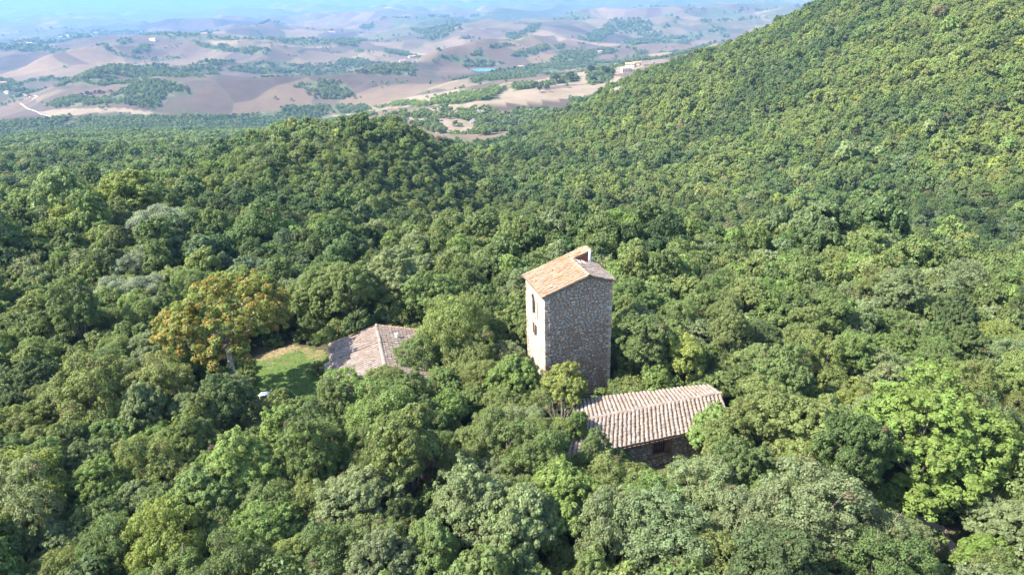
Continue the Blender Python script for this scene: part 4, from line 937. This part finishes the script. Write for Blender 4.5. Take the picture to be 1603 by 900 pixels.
# roof: long left slope, short right slope, and a strip of the left slope carried on past the ridge
OV = 0.32; kL = (RZ - T_ZL) / RA; kR = (RZ - T_ZR) / (T_W - RA)
rt = lambda a, b, z: T_O + A_ * a + B_ * b + Z_ * z
roof_base = .14
SL = [rt(-OV, T_D + .25, T_ZL - kL * OV + roof_base), rt(-OV, -.22, T_ZL - kL * OV + roof_base), rt(RA, -.22, RZ + roof_base), rt(RA, T_D + .25, RZ + roof_base)]
nS = np.cross(SL[1] - SL[0], SL[3] - SL[0]); nS /= np.linalg.norm(nS)
d1 = plane_hit(917, 386, SL[0], nS) - T_O; d2 = plane_hit(924, 393, SL[0], nS) - T_O
DB = min(max((d2 @ B_), T_D * .55), T_D - .9); DA = max(d1 @ A_, d2 @ A_, RA + .9); DZ = RZ + kL * (DA - RA)
roof = slab('roof', tw, SL, M['underlay'])
tile_field(roof, SL, 14, 13, 'tile_orange', 300, 31, rad=.155, jitter=1.3)
SR = [rt(T_W + OV, -.22, T_ZR - kR * OV + roof_base), rt(T_W + OV, T_D + .25, T_ZR - kR * OV + roof_base), rt(RA, T_D + .25, RZ + roof_base - .004), rt(RA, -.22, RZ + roof_base - .004)]
roof2 = slab('roof', tw, SR, M['underlay']); tile_field(roof2, SR, 14, 6, 'tile_old', 300, 37, rad=.155, jitter=1.6)
ridge_tiles(roof, rt(RA, -.25, RZ + .22), rt(RA, DB, RZ + .22), 8, 'tile_orange', 51)
DS = [rt(RA + .02, T_D + .25, RZ + roof_base + .01), rt(RA + .02, DB, RZ + roof_base + .01), rt(DA, DB, DZ + roof_base), rt(DA, T_D + .25, DZ + roof_base)]
dor = slab('raised_roof', tw, DS, M['underlay']); tile_field(dor, DS, 4, max(3, int((DA - RA) / .42)), 'tile_orange', 100, 41, rad=.15)
dwm = MB(); zt = DZ + .02
base_r = lambda a: RZ - kR * (a - RA)
for bb_, fl in ((DB + .14, 0), (T_D + .02, 1)):
    p_ = [rt(RA + .05, bb_, RZ), rt(DA - .1, bb_, base_r(DA)), rt(DA - .1, bb_, zt - kL * .1), rt(RA + .05, bb_, RZ + .02)]; dwm.poly(p_ if not fl else p_[::-1])
dwm.poly([rt(DA - .1, DB + .14, base_r(DA)), rt(DA - .1, T_D + .02, base_r(DA)), rt(DA - .1, T_D + .02, zt - kL * .1), rt(DA - .1, DB + .14, zt - kL * .1)])
hang(dwm.build('side_wall', M['redwood']), tw)
pp = MB(); pp.box(rt(DA - .26, DB - .02, base_r(DA) - .1), A_ * .26, B_ * .26, Z_ * (DZ - base_r(DA) + .2)); pp.box(rt(DA - .32, DB - .06, DZ + .1), A_ * .38, B_ * .34, Z_ * .07); hang(pp.build('white_post', M['white']), tw)
mb_ = MB(); mb_.box(rt(RA + .5, DB - 1.2, base_r(RA + .5) + .27), A_ * .22 - Z_ * kR * .22, B_ * 1.1, Z_ * .07); mb_.box(rt(RA + 1.1, DB - 1.0, base_r(RA + 1.1) + .27), A_ * .18 - Z_ * kR * .18, B_ * 1.0, Z_ * .07); hang(mb_.build('flashing', M['white']), tw)

# --- the long outbuilding in front of the tower
K = {k: v.copy() for k, v in ANX.items()}
for k in ('rl', 'rr', 'fl', 'fr', 'bl', 'br'): K[k] = np.array(K[k], float)
an = root_at('tiled_outbuilding', 'long low stone outbuilding under an old tiled gable roof in front of the tower', 'outbuilding', (K['fl'] + K['br']) / 2 * np.array([1, 1, 0]))
xd = (K['rr'] - K['rl']) / np.linalg.norm(K['rr'] - K['rl']); yd = np.cross(Z_, xd); yd /= np.linalg.norm(yd)
fslab = slab('roof', an, [K['fl'], K['fr'], K['rr'], K['rl']], M['underlay'], .1); bslab = slab('roof', an, [K['br'], K['bl'], K['rl'] - Z_ * .004, K['rr'] - Z_ * .004], M['underlay'], .1)
tile_field(fslab, [K['fl'], K['fr'], K['rr'], K['rl']], 37, 10, 'tile_old', 300, 61, rad=.155, order=lambda c: -(c[0] > 4) * 100 - c[1] * .01)
tile_field(bslab, [K['br'], K['bl'], K['rl'], K['rr']], 37, 8, 'tile_old', 296, 67, rad=.15)
ridge_tiles(fslab, K['rl'] + Z_ * .05 - xd * .05, K['rr'] + Z_ * .05, 34, 'tile_old', 71, .19)
wl_, ins = MB(), .38
pin = lambda p, dx, dy, z: np.array([p[0], p[1], 0]) + xd * dx + yd * dy + Z_ * z
w00, w10, w11, w01 = pin(K['fl'], .4, ins, 0), pin(K['fr'], -.4, ins, 0), pin(K['br'], -.3, -.3, 0), pin(K['bl'], .4, -.3, 0)
fx_ = (w10 - w00) / np.linalg.norm(w10 - w00); fn = np.cross(fx_, Z_); FLN = np.linalg.norm(w10 - w00); FT = 3.05
ah = lambda u, v: (lambda p: (float((p - w00) @ fx_), float(p[2])))(plane_hit(u, v, w00, fn))
q0, q1 = ah(1021, 713), ah(1043, 690); aw = (q0[0], q1[0], max(q0[1], .6), min(q1[1], FT - .12))
q2, q3 = ah(1046.5, 713), ah(1054, 690)
wall_panel(wl_, w00, fx_, fn, FLN, -1.0, FT, [aw], .3)
for a1, b1, m1 in ((w10, w11, K['rr']), (w11, w01, None), (w01, w00, K['rl'])):
    z1 = 3.05 if a1 is w10 or a1 is w00 else 3.4; z2 = 3.05 if b1 is w00 else 3.4
    poly_ = [a1 - Z_, b1 - Z_, b1 + Z_ * z2]
    if m1 is not None: poly_.append(np.array([m1[0], m1[1], 4.15]) + xd * (-.4 if a1 is w10 else .4))
    wl_.poly(poly_ + [a1 + Z_ * z1])
hang(wl_.build('wall', M['mortar']), an)
st = MB(); rubble(st, w00, fx_, fn, FLN, lambda s: FT - .02, [aw], 73, -.6, tone=lambda gg, m, z: gg.uniform(.5, .85) if gg.random() < .45 else gg.random())
ln = np.linalg.norm(w11 - w10); gx_ = (w11 - w10) / ln; rubble(st, w10, gx_, np.cross(gx_, Z_), ln, lambda s: 3.05 + 1.1 * min(s / (ln * .55), (ln - s) / (ln * .45) * .75 + .25), [], 74, -.6)
o = hang(link('rubble_stones', st.mesh('rubble_stones', [M['stone']])), an); o['kind'] = 'stuff'
aww = window(an, w00, fx_, fn, aw, .26, M['redwood'], 1, bars=6)
sh = MB(); x0 = aw[1] + .05
for i in range(4): sh.box(w00 + fx_ * (x0 + i * .115) + Z_ * aw[2] + fn * .08, fx_ * .105, fn * .03, Z_ * (aw[3] - aw[2]))
hang(sh.build('shutter', M['redwood']), an)
lt = MB(); lt.box(w00 + fx_ * (aw[0] - .3) + Z_ * (aw[2] - .2) + fn * .0, fx_ * (aw[1] - aw[0] + .9), fn * .12, Z_ * .18, .78); hang(lt.build('sill', M['stone']), an)
gt = MB(); gt.tube([K['fl'] - Z_ * .1 - yd * .03, K['fr'] - Z_ * .1 - yd * .03], [.055, .055], 6); hang(gt.build('gutter', M['iron']), an)

# --- the house by the lawn
hs = root_at('tiled_house', 'pale house with a wide old tiled gable roof beside the lawn', 'house', HS_R + hb * 6 - Z_ * 4.6)
hp = lambda a, b, z: HS_R * np.array([1, 1, 0]) + ha * a + hb * b + Z_ * z
E1 = plane_hit(514, 540, HS_R, hb); wl1 = float(-(E1 - HS_R) @ ha); zl1 = float(E1[2]); zr1 = 4.6 - 1.55; wr1 = 5.5
BK = 4.3       # back section length; the front section is wider and a little lower
secs = [(0, BK, 0, 0.0), (BK, 13.0, .55, -.06)]
for si, (b0, b1, wd, dz) in enumerate(secs):
    kl = (4.6 - zl1) / wl1; L4 = [hp(-wl1 - wd, b0, zl1 - kl * wd + dz), hp(-wl1 - wd, b1, zl1 - kl * wd + dz), hp(0, b1, 4.6 + dz), hp(0, b0, 4.6 + dz)]
    kr = (4.6 - zr1) / wr1; R4 = [hp(wr1 + wd * .3, b1, zr1 + dz - kr * wd * .3), hp(wr1 + wd * .3, b0, zr1 + dz - kr * wd * .3), hp(0, b0, 4.6 + dz - .004), hp(0, b1, 4.6 + dz - .004)]
    f1 = slab('roof', hs, L4, M['underlay'], .1); f2 = slab('roof', hs, R4, M['underlay'], .1); nc = max(4, int((b1 - b0) / .40))
    tile_field(f1, L4, nc, 15, 'tile_old', 150, 81 + si, rad=.15, order=lambda c: -c[1]); tile_field(f2, R4, nc, 14, 'tile_old', 150, 86 + si, rad=.15, order=lambda c: -c[1])
    if si == 0:
        ridge_tiles(f1, L4[0] + Z_ * .06, L4[3] + Z_ * .06, 14, 'tile_orange', 91, .16); ridge_tiles(f2, R4[1] + Z_ * .06, R4[2] + Z_ * .06, 13, 'tile_orange', 92, .16); ridge_tiles(f1, L4[3] + Z_ * .08, L4[2] + Z_ * .08, 10, 'tile_old', 93, .2)
    else:
        rc_ = MB(); rc_.tube([L4[3] + Z_ * .0 - hb * .05, L4[2] + Z_ * .0], [.25, .25], 10); hang(rc_.build('mortar_ridge', M['ridge_mortar']), hs); ridge_tiles(f1, L4[0] + Z_ * .05, L4[0] * .9 + L4[3] * .1 + Z_ * .05, 2, 'tile_old', 94, .16)
hw = MB()
for (a0, a1, b0, b1, top) in ((-wl1 + .35, wr1 - .35, .25, 12.6, 2.9),):
    c = [hp(a0, b0, -.5), hp(a1, b0, -.5), hp(a1, b1, -.5), hp(a0, b1, -.5)]; t = [np.array([p[0], p[1], zl1 + (.1 if i in (0, 3) else -.1)]) for i, p in enumerate(c)]
    for i in range(4): hw.poly([c[(i + 1) % 4], c[i], t[i], t[(i + 1) % 4]] if i in (1, 3) else [c[(i + 1) % 4], c[i], t[i], np.array([*hp(0, b0 if i == 0 else b1, 0)[:2], 4.42]), t[(i + 1) % 4]])
hang(hw.build('wall', M['plaster_sunlit']), hs)
nR = np.cross(R4[1] - R4[0], R4[3] - R4[0]); nR /= np.linalg.norm(nR); cp = plane_hit(621.5, 530.5, R4[0], nR)
cm = MB(); cm.box(cp - ha * .14 - hb * .14 - Z_ * .2, ha * .28, hb * .28, Z_ * .85); cm.box(cp - ha * .2 - hb * .2 + Z_ * .65, ha * .4, hb * .4, Z_ * .06); hang(cm.build('chimney', M['white']), hs)
# ------------------------------------------------------------------ lawn, path, road, water
def sheet(name, poly, step, mat, lift, wob, zfun=ground, kind='structure', label=None):
    p = np.array(poly); lo, hi = p.min(0) - 2, p.max(0) + 2; xs = np.arange(lo[0], hi[0], step); ys = np.arange(lo[1], hi[1], step)
    X, Y = np.meshgrid(xs, ys); ins = in_poly(X + (fbm(X / wob[0], Y / wob[0], 7) - .5) * wob[1], Y + (fbm(X / wob[0], Y / wob[0], 8) - .5) * wob[1], poly); Zz = zfun(X, Y) + lift
    idx = np.arange(X.size).reshape(X.shape); k = ins[:-1, :-1] & ins[1:, :-1] & ins[1:, 1:] & ins[:-1, 1:]
    F = np.stack([idx[:-1, :-1], idx[:-1, 1:], idx[1:, 1:], idx[1:, :-1]], -1)[k]; u, inv = np.unique(F, return_inverse=True)
    V = np.stack([X, Y, Zz], -1).reshape(-1, 3)[u]
    return link(name, mesh_np(name, V, inv.reshape(F.shape), None, [mat], smooth_shade=True), kind=kind, label=label)
def ribbon(pts, w):
    p = np.array(pts, float); d = np.gradient(p, axis=0); d /= np.linalg.norm(d, axis=1, keepdims=True) + 1e-9; n = np.stack([-d[:, 1], d[:, 0]], 1) * w / 2
    return [tuple(q) for q in p + n] + [tuple(q) for q in (p - n)[::-1]]
def lawn_mat():
    m, nt, out = new_mat('lawn'); P = pos(nt); n = noise(nt, .22, 5, .65, P); n2 = noise(nt, 3, 4, .7, P); s = N(nt, 'ShaderNodeSeparateXYZ'); nt.links.new(P, s.inputs[0])
    lc = np.mean(LAWN, 0)
    gr = ramp(nt, n2, [(.3, (.052, .088, .024)), (.7, (.090, .130, .038))]); dr = ramp(nt, n2, [(.3, (.15, .115, .065)), (.7, (.25, .19, .115))])
    k = math_(nt, 'ADD', maprange(nt, s.outputs[1], lc[1] - 1.5, lc[1] + 6.5, 0.0, 1.0), maprange(nt, n, .3, .7, -.45, .45)); k = maprange(nt, k, .42, .72, 0, 1)
    principled(nt, out, mixc(nt, k, gr, dr), .95, .05, n2, .6, .06); return m
def ground_mat(name, stops, sc):
    m, nt, out = new_mat(name); n = noise(nt, sc, 6, .7, pos(nt)); principled(nt, out, ramp(nt, n, stops), .95, .05, n, .5, .04); return m
sheet('lawn', LAWN, .4, lawn_mat(), .03, (4, 2.6))
sheet('gravel_path', ribbon(PATH, 2.0), .25, ground_mat('gravel', [(.3, (.22, .17, .13)), (.5, (.40, .35, .30)), (.7, (.52, .49, .45))], 2.2), .035, (2, 1.6))
rm = ground_mat('white_road', [(.3, (.5, .46, .4)), (.7, (.62, .58, .52))], .2)
for R0_, w in ((ROAD, 5.0),):
    if len(R0_) > 3: sheet('country_road', ribbon(R0_, w), 2.2, rm, .35, (30, .6))
# a few grass tufts and low plants at the lawn edge
gg = np.random.default_rng(3); tf = MB()
for _ in range(1500):
    x, y = gg.uniform(np.min(LAWN, 0), np.max(LAWN, 0))
    if not in_poly(np.array([x]), np.array([y]), LAWN)[0]: continue
    for k in range(3):
        a = gg.uniform(0, 6.28); h = gg.uniform(.06, .2); d = np.array([math.cos(a), math.sin(a), 0]); p = np.array([x, y, .03]) + d * gg.uniform(0, .1); tf.poly([p - d * .03, p + np.array([-d[1], d[0], 0]) * .03, p + d * .06 + Z_ * h], gg.random())
m, nt, out = new_mat('grass_blade'); principled(nt, out, ramp(nt, attr(nt, 'var').outputs['Fac'], [(0, (.07, .13, .025)), (.7, (.11, .17, .035)), (1, (.27, .22, .10))]), .8, .1)
tf.build('grass', m, kind='stuff', label='short grass tufts on the lawn')
# white table half hidden at the lawn edge
tp = at_z(415, 619, .5); tb_ = root_at('garden_table', 'white garden table standing at the edge of the lawn', 'table', (tp[0], tp[1], 0))
q = MB(); q.box((tp[0] - .55, tp[1] - .4, .72), (1.1, 0, 0), (0, .8, 0), (0, 0, .05)); hang(q.build('table_top', M['white']), tb_)
for sx in (-1, 1):
    for sy in (-1, 1): q = MB(); q.box((tp[0] + sx * .47 - .03, tp[1] + sy * .32 - .03, 0), (.06, 0, 0), (0, .06, 0), (0, 0, .72)); hang(q.build('leg', M['white']), tb_)
# pond on the plain
lk = [(POND[0] + 34 * math.cos(t) * (1 + .2 * math.sin(3 * t)), POND[1] + 46 * math.sin(t)) for t in np.linspace(0, 2 * math.pi, 25)[:-1]]
if len(lk) > 3:
    zl_ = POND[2] + .3; m, nt, out = new_mat('pond_water'); principled(nt, out, (.09, .21, .22), .25, .5)
    P_ = [(h[0], h[1], zl_) for h in lk]; b = MB(); b.poly(P_); b.build('pond', m, kind='structure')
# ------------------------------------------------------------------ rocks, cypresses, farms
def rock_mesh(seed, sx, sy, sz):
    import bmesh
    gg = np.random.default_rng(seed); bm = bmesh.new(); bmesh.ops.create_icosphere(bm, subdivisions=3, radius=1)
    P = np.array([v.co for v in bm.verts]); off = gg.uniform(0, 50, 3)
    d = fbm(P[:, 0] * 1.6 + off[0] + P[:, 2] * .7, P[:, 1] * 1.6 + off[1] - P[:, 2], seed, 3); d = .7 + .7 * d; d = np.round(d * 7) / 7 * .5 + d * .5
    for v, k in zip(bm.verts, d): v.co = Vector((v.co.x * k * sx, v.co.y * k * sy, v.co.z * k * sz))
    me = bpy.data.meshes.new('rock_outcrop'); bm.to_mesh(me); bm.free(); me.materials.append(M['rock']); return me
for i, ((u, v, s), lb) in enumerate(zip(rocks + [(752, 180, 9), (741, 192, 7), (690, 173, 7)], ['largest pale rock outcrop breaking through the wooded hillside', 'small rock outcrop uphill of the largest one', 'topmost small rock outcrop near the wooded skyline', 'white clay outcrop in the eroded gully', 'lower white clay outcrop in the eroded gully', 'pale clay scar left of the eroded gully'])):
    p = hit(u, v + 1)
    k = link('rock_outcrop', rock_mesh(60 + i, s * .75, s * .55, s * .62), None, lb, 'rock', 'rock outcrops', None, (p[0], p[1], p[2] + (1.6 if i < 3 else .5)))
    k.rotation_euler = (0.3, 0.25, i * 1.1)
cy, _, _ = crown_mesh('crown', 77, M['leaf'], R=1.0, rz=5.0, zc=6.0, lobes=10, clumps=5, leaves=14, lsize=.7, crad=.55, spread=.6)
ctk = MB(); ctk.tube([(0, 0, -.5), (0, 0, 3)], [.25, .2], 6); ctk = ctk.mesh('trunk', [M['bark']])
for i, (u, v) in enumerate([(771, 116), (777, 116), (783, 114), (790, 115), (796, 113), (806, 112), (812, 111), (824, 111), (836, 108), (674, 136)]):
    p = hit(u, v); e = thing('cypress_tree', 'lone dark cypress standing on the bare clay field' if i == 9 else ['slender cypress closest to the pond, first of the row', 'second cypress from the pond in the dark row', 'third cypress from the pond in the dark row', 'fourth cypress from the pond in the dark row', 'fifth cypress from the pond in the dark row', 'sixth cypress from the pond, past the small gap', 'seventh cypress from the pond in the dark row', 'eighth cypress from the pond, before the small farmhouse', 'last cypress of the row, farthest from the pond', ''][i], 'tree', tuple(p), i, None if i == 9 else 'cypresses by the pond')
    c = link('crown', cy, e); s = 1.0 + .12 * (i % 3); c.scale = (s * 1.5, s * 1.5, s * 1.15); c.color = (.026, .045, .022, 1); link('trunk', ctk, e)
bc = KIND['bush'][0]
for i, (u, v) in enumerate([(120, 155), (128, 151), (137, 149), (143, 149), (150, 147), (157, 147), (163, 147), (174, 146)]):
    p = hit(u, v); e = thing('field_tree', ['small tree at the lane end of the row across the pale field'] [0] if i == 0 else f"{['second', 'third', 'fourth', 'fifth', 'sixth', 'seventh', 'eighth and last'][i - 1]} small tree from the lane in the row across the pale field", 'tree', tuple(p), i, 'row of small trees on the pale field'); s = 2.6 + .5 * (i % 3)
    c = link('crown', bc[0], e); c.scale = (s, s, s); c.color = (.05, .06, .03, 1); k = link('trunk', bc[1], e); k.scale = (s, s, s)
for i, (u, v, s, lb) in enumerate([(871, 131, 9, 'broad dark tree on the pale stubble field'), (893, 128, 10, 'rounded tree right of the broad dark tree on the stubble'), (845, 145, 6, 'small tree at the near edge of the stubble field'), (856, 144, 6, 'twin tree beside the small one on the stubble field'), (925, 118, 10, 'dark tree left of the orange-roofed farm'), (948, 120, 10, 'dark tree close below the orange-roofed farm'), (928, 131, 8, 'tree on the slope under the orange-roofed farm')]):
    p = hit(u, v); e = thing('field_tree', lb, 'tree', tuple(p), i, 'trees on the stubble fields'); d_ = KIND['dense'][i % 4]; s = s / 5.0 * 1.35
    c = link('crown', d_[0], e); c.scale = (s, s, s * .9); c.color = (.07, .10, .05, 1); k = link('trunk', d_[1], e); k.scale = (s, s, s * .9)
def farmhouse(u, v, w, d, h, rz, label, cat='farmhouse', wing=False, g_=None):
    p = hit(u, v)
    if p is None: return
    e = thing('farmhouse', label, cat, (p[0], p[1], p[2] + .2), rz, g_); b = MB(); X, Y, Zv = np.array([1., 0, 0]), np.array([0, 1., 0]), Z_; rh = d * .2
    def block(x0, y0, w, d, h, bw, br):
        c = [np.array([x0 - w / 2, y0 - d / 2, -4]), np.array([x0 + w / 2, y0 - d / 2, -4]), np.array([x0 + w / 2, y0 + d / 2, -4]), np.array([x0 - w / 2, y0 + d / 2, -4])]; up = [q * np.array([1, 1, 0]) + Z_ * h for q in c]; r1, r2 = np.array([x0 - w / 2, y0, h + d * .2]), np.array([x0 + w / 2, y0, h + d * .2])
        bw.poly([c[0], c[1], up[1], up[0]]); bw.poly([c[2], c[3], up[3], up[2]]); bw.poly([c[1], c[2], up[2], r2, up[1]]); bw.poly([c[3], c[0], up[0], r1, up[3]])
        o = .5; e1 = np.array([o, 0, 0])
        for sg, (a, bq) in ((-1, (up[0], up[1])), (1, (up[3], up[2]))):
            lo1, lo2 = a + np.array([-o, sg * o, -.2 * o + .12]), bq + np.array([o, sg * o, -.2 * o + .12]); t1, t2 = r1 - e1 + Z_ * .12, r2 + e1 + Z_ * .12; br.poly([lo1, lo2, t2, t1] if sg < 0 else [lo2, lo1, t1, t2]); br.poly([lo1 + Z_ * -.15, lo1, lo2, lo2 - Z_ * .15])
    bw, br = MB(), MB(); block(0, 0, w, d, h, bw, br)
    if wing: block(w * .75, d * .15, w * .5 - .02, d * .7, h * .6, bw, br)
    link('wall', bw.mesh('wall', [M['far_wall']]), e); link('roof', br.mesh('roof', [M['far_roof']]), e)
    for i in range(max(2, int(w / 4))):
        for zz in ([1.0, 3.9] if h > 5 else [1.0]):
            q = MB(); q.box((-w / 2 + (i + .5) * w / max(2, int(w / 4)) - .5, -d / 2 - .04, zz), (1, 0, 0), (0, .03, 0), (0, 0, 1.5)); link('window', q.mesh('window', [M['glass']]), e)
for a in [(979, 113, 14, 9, 5.5, .2, 'orange-roofed farmhouse beside the hillside, nearest of the farm group', 'farmhouse', True), (986, 106, 15, 9, 6, -.2, 'orange-roofed farmhouse in the middle of the farm group by the hillside', 'farmhouse', True), (997, 103, 13, 8, 5, .3, 'orange-roofed farmhouse tucked closest against the hillside'),
          (6, 133, 18, 10, 6.5, .5, 'pale farm building at the head of the white lane'), (33, 140, 20, 9, 5, -.6, 'long low barn where the white lane bends'), (44, 152, 13, 7, 3.5, .2, 'white shed beside the bend of the lane'), (12, 147, 12, 9, 5.5, -.2, 'small pale house among the trees by the lane'),
          (47, 70, 24, 12, 7, .1, 'white house at the lower end of the wooded ridge village'), (95, 60, 26, 12, 8, .2, 'leftmost tall house in the ridge village'), (107, 58, 24, 12, 9, -.2, 'paired house in the ridge village beside the leftmost tall one'), (151, 53, 26, 12, 7, .1, 'village house in the ridge trees under the crest'), (240, 64, 30, 14, 7, -.3, 'lone farmhouse on the field below the ridge wood'), (320, 56, 26, 12, 8, .2, 'white house on the right part of the wooded ridge'), (438, 65, 24, 12, 6, 0, 'white farmhouse at the end of the long tree belt'),
          (520, 52, 40, 14, 7, .1, 'white farm building on the far pale field'), (645, 91, 28, 12, 6, .5, 'farmhouse on the bare ridge between two thickets'), (630, 97, 22, 11, 4, .5, 'low barn beside the farmhouse on the bare ridge'), (815, 107, 14, 9, 5, .1, 'small farmhouse behind the cypresses'), (939, 85, 12, 9, 9, 0, 'pale farm tower by the long light track')]:
    farmhouse(*a)
# ------------------------------------------------------------------ haze
hb_ = MB(); zlo, zhi = float(gz.min()) - 3.5, float(gz.max()) + 14; hb_.box((-62000, -62000, zlo), (124000, 0, 0), (0, 124000, 0), (0, 0, zhi - zlo)); print('haze', zlo, zhi)
hm, nt, out = new_mat('haze_air'); pv = N(nt, 'ShaderNodeVolumePrincipled'); pv.inputs['Color'].default_value = (0.23, 0.44, 0.75, 1); pv.inputs['Density'].default_value = 0.000115; pv.inputs['Anisotropy'].default_value = 0.0
nt.links.new(pv.outputs[0], out.inputs['Volume'])
hb_.build('haze', hm, kind='stuff')
print('TREES', len(trees), 'individual', len(indiv), 'woodland', [len(s[1]) for s in (near_set, mid_set, far_set)], 'plain', len(px_))
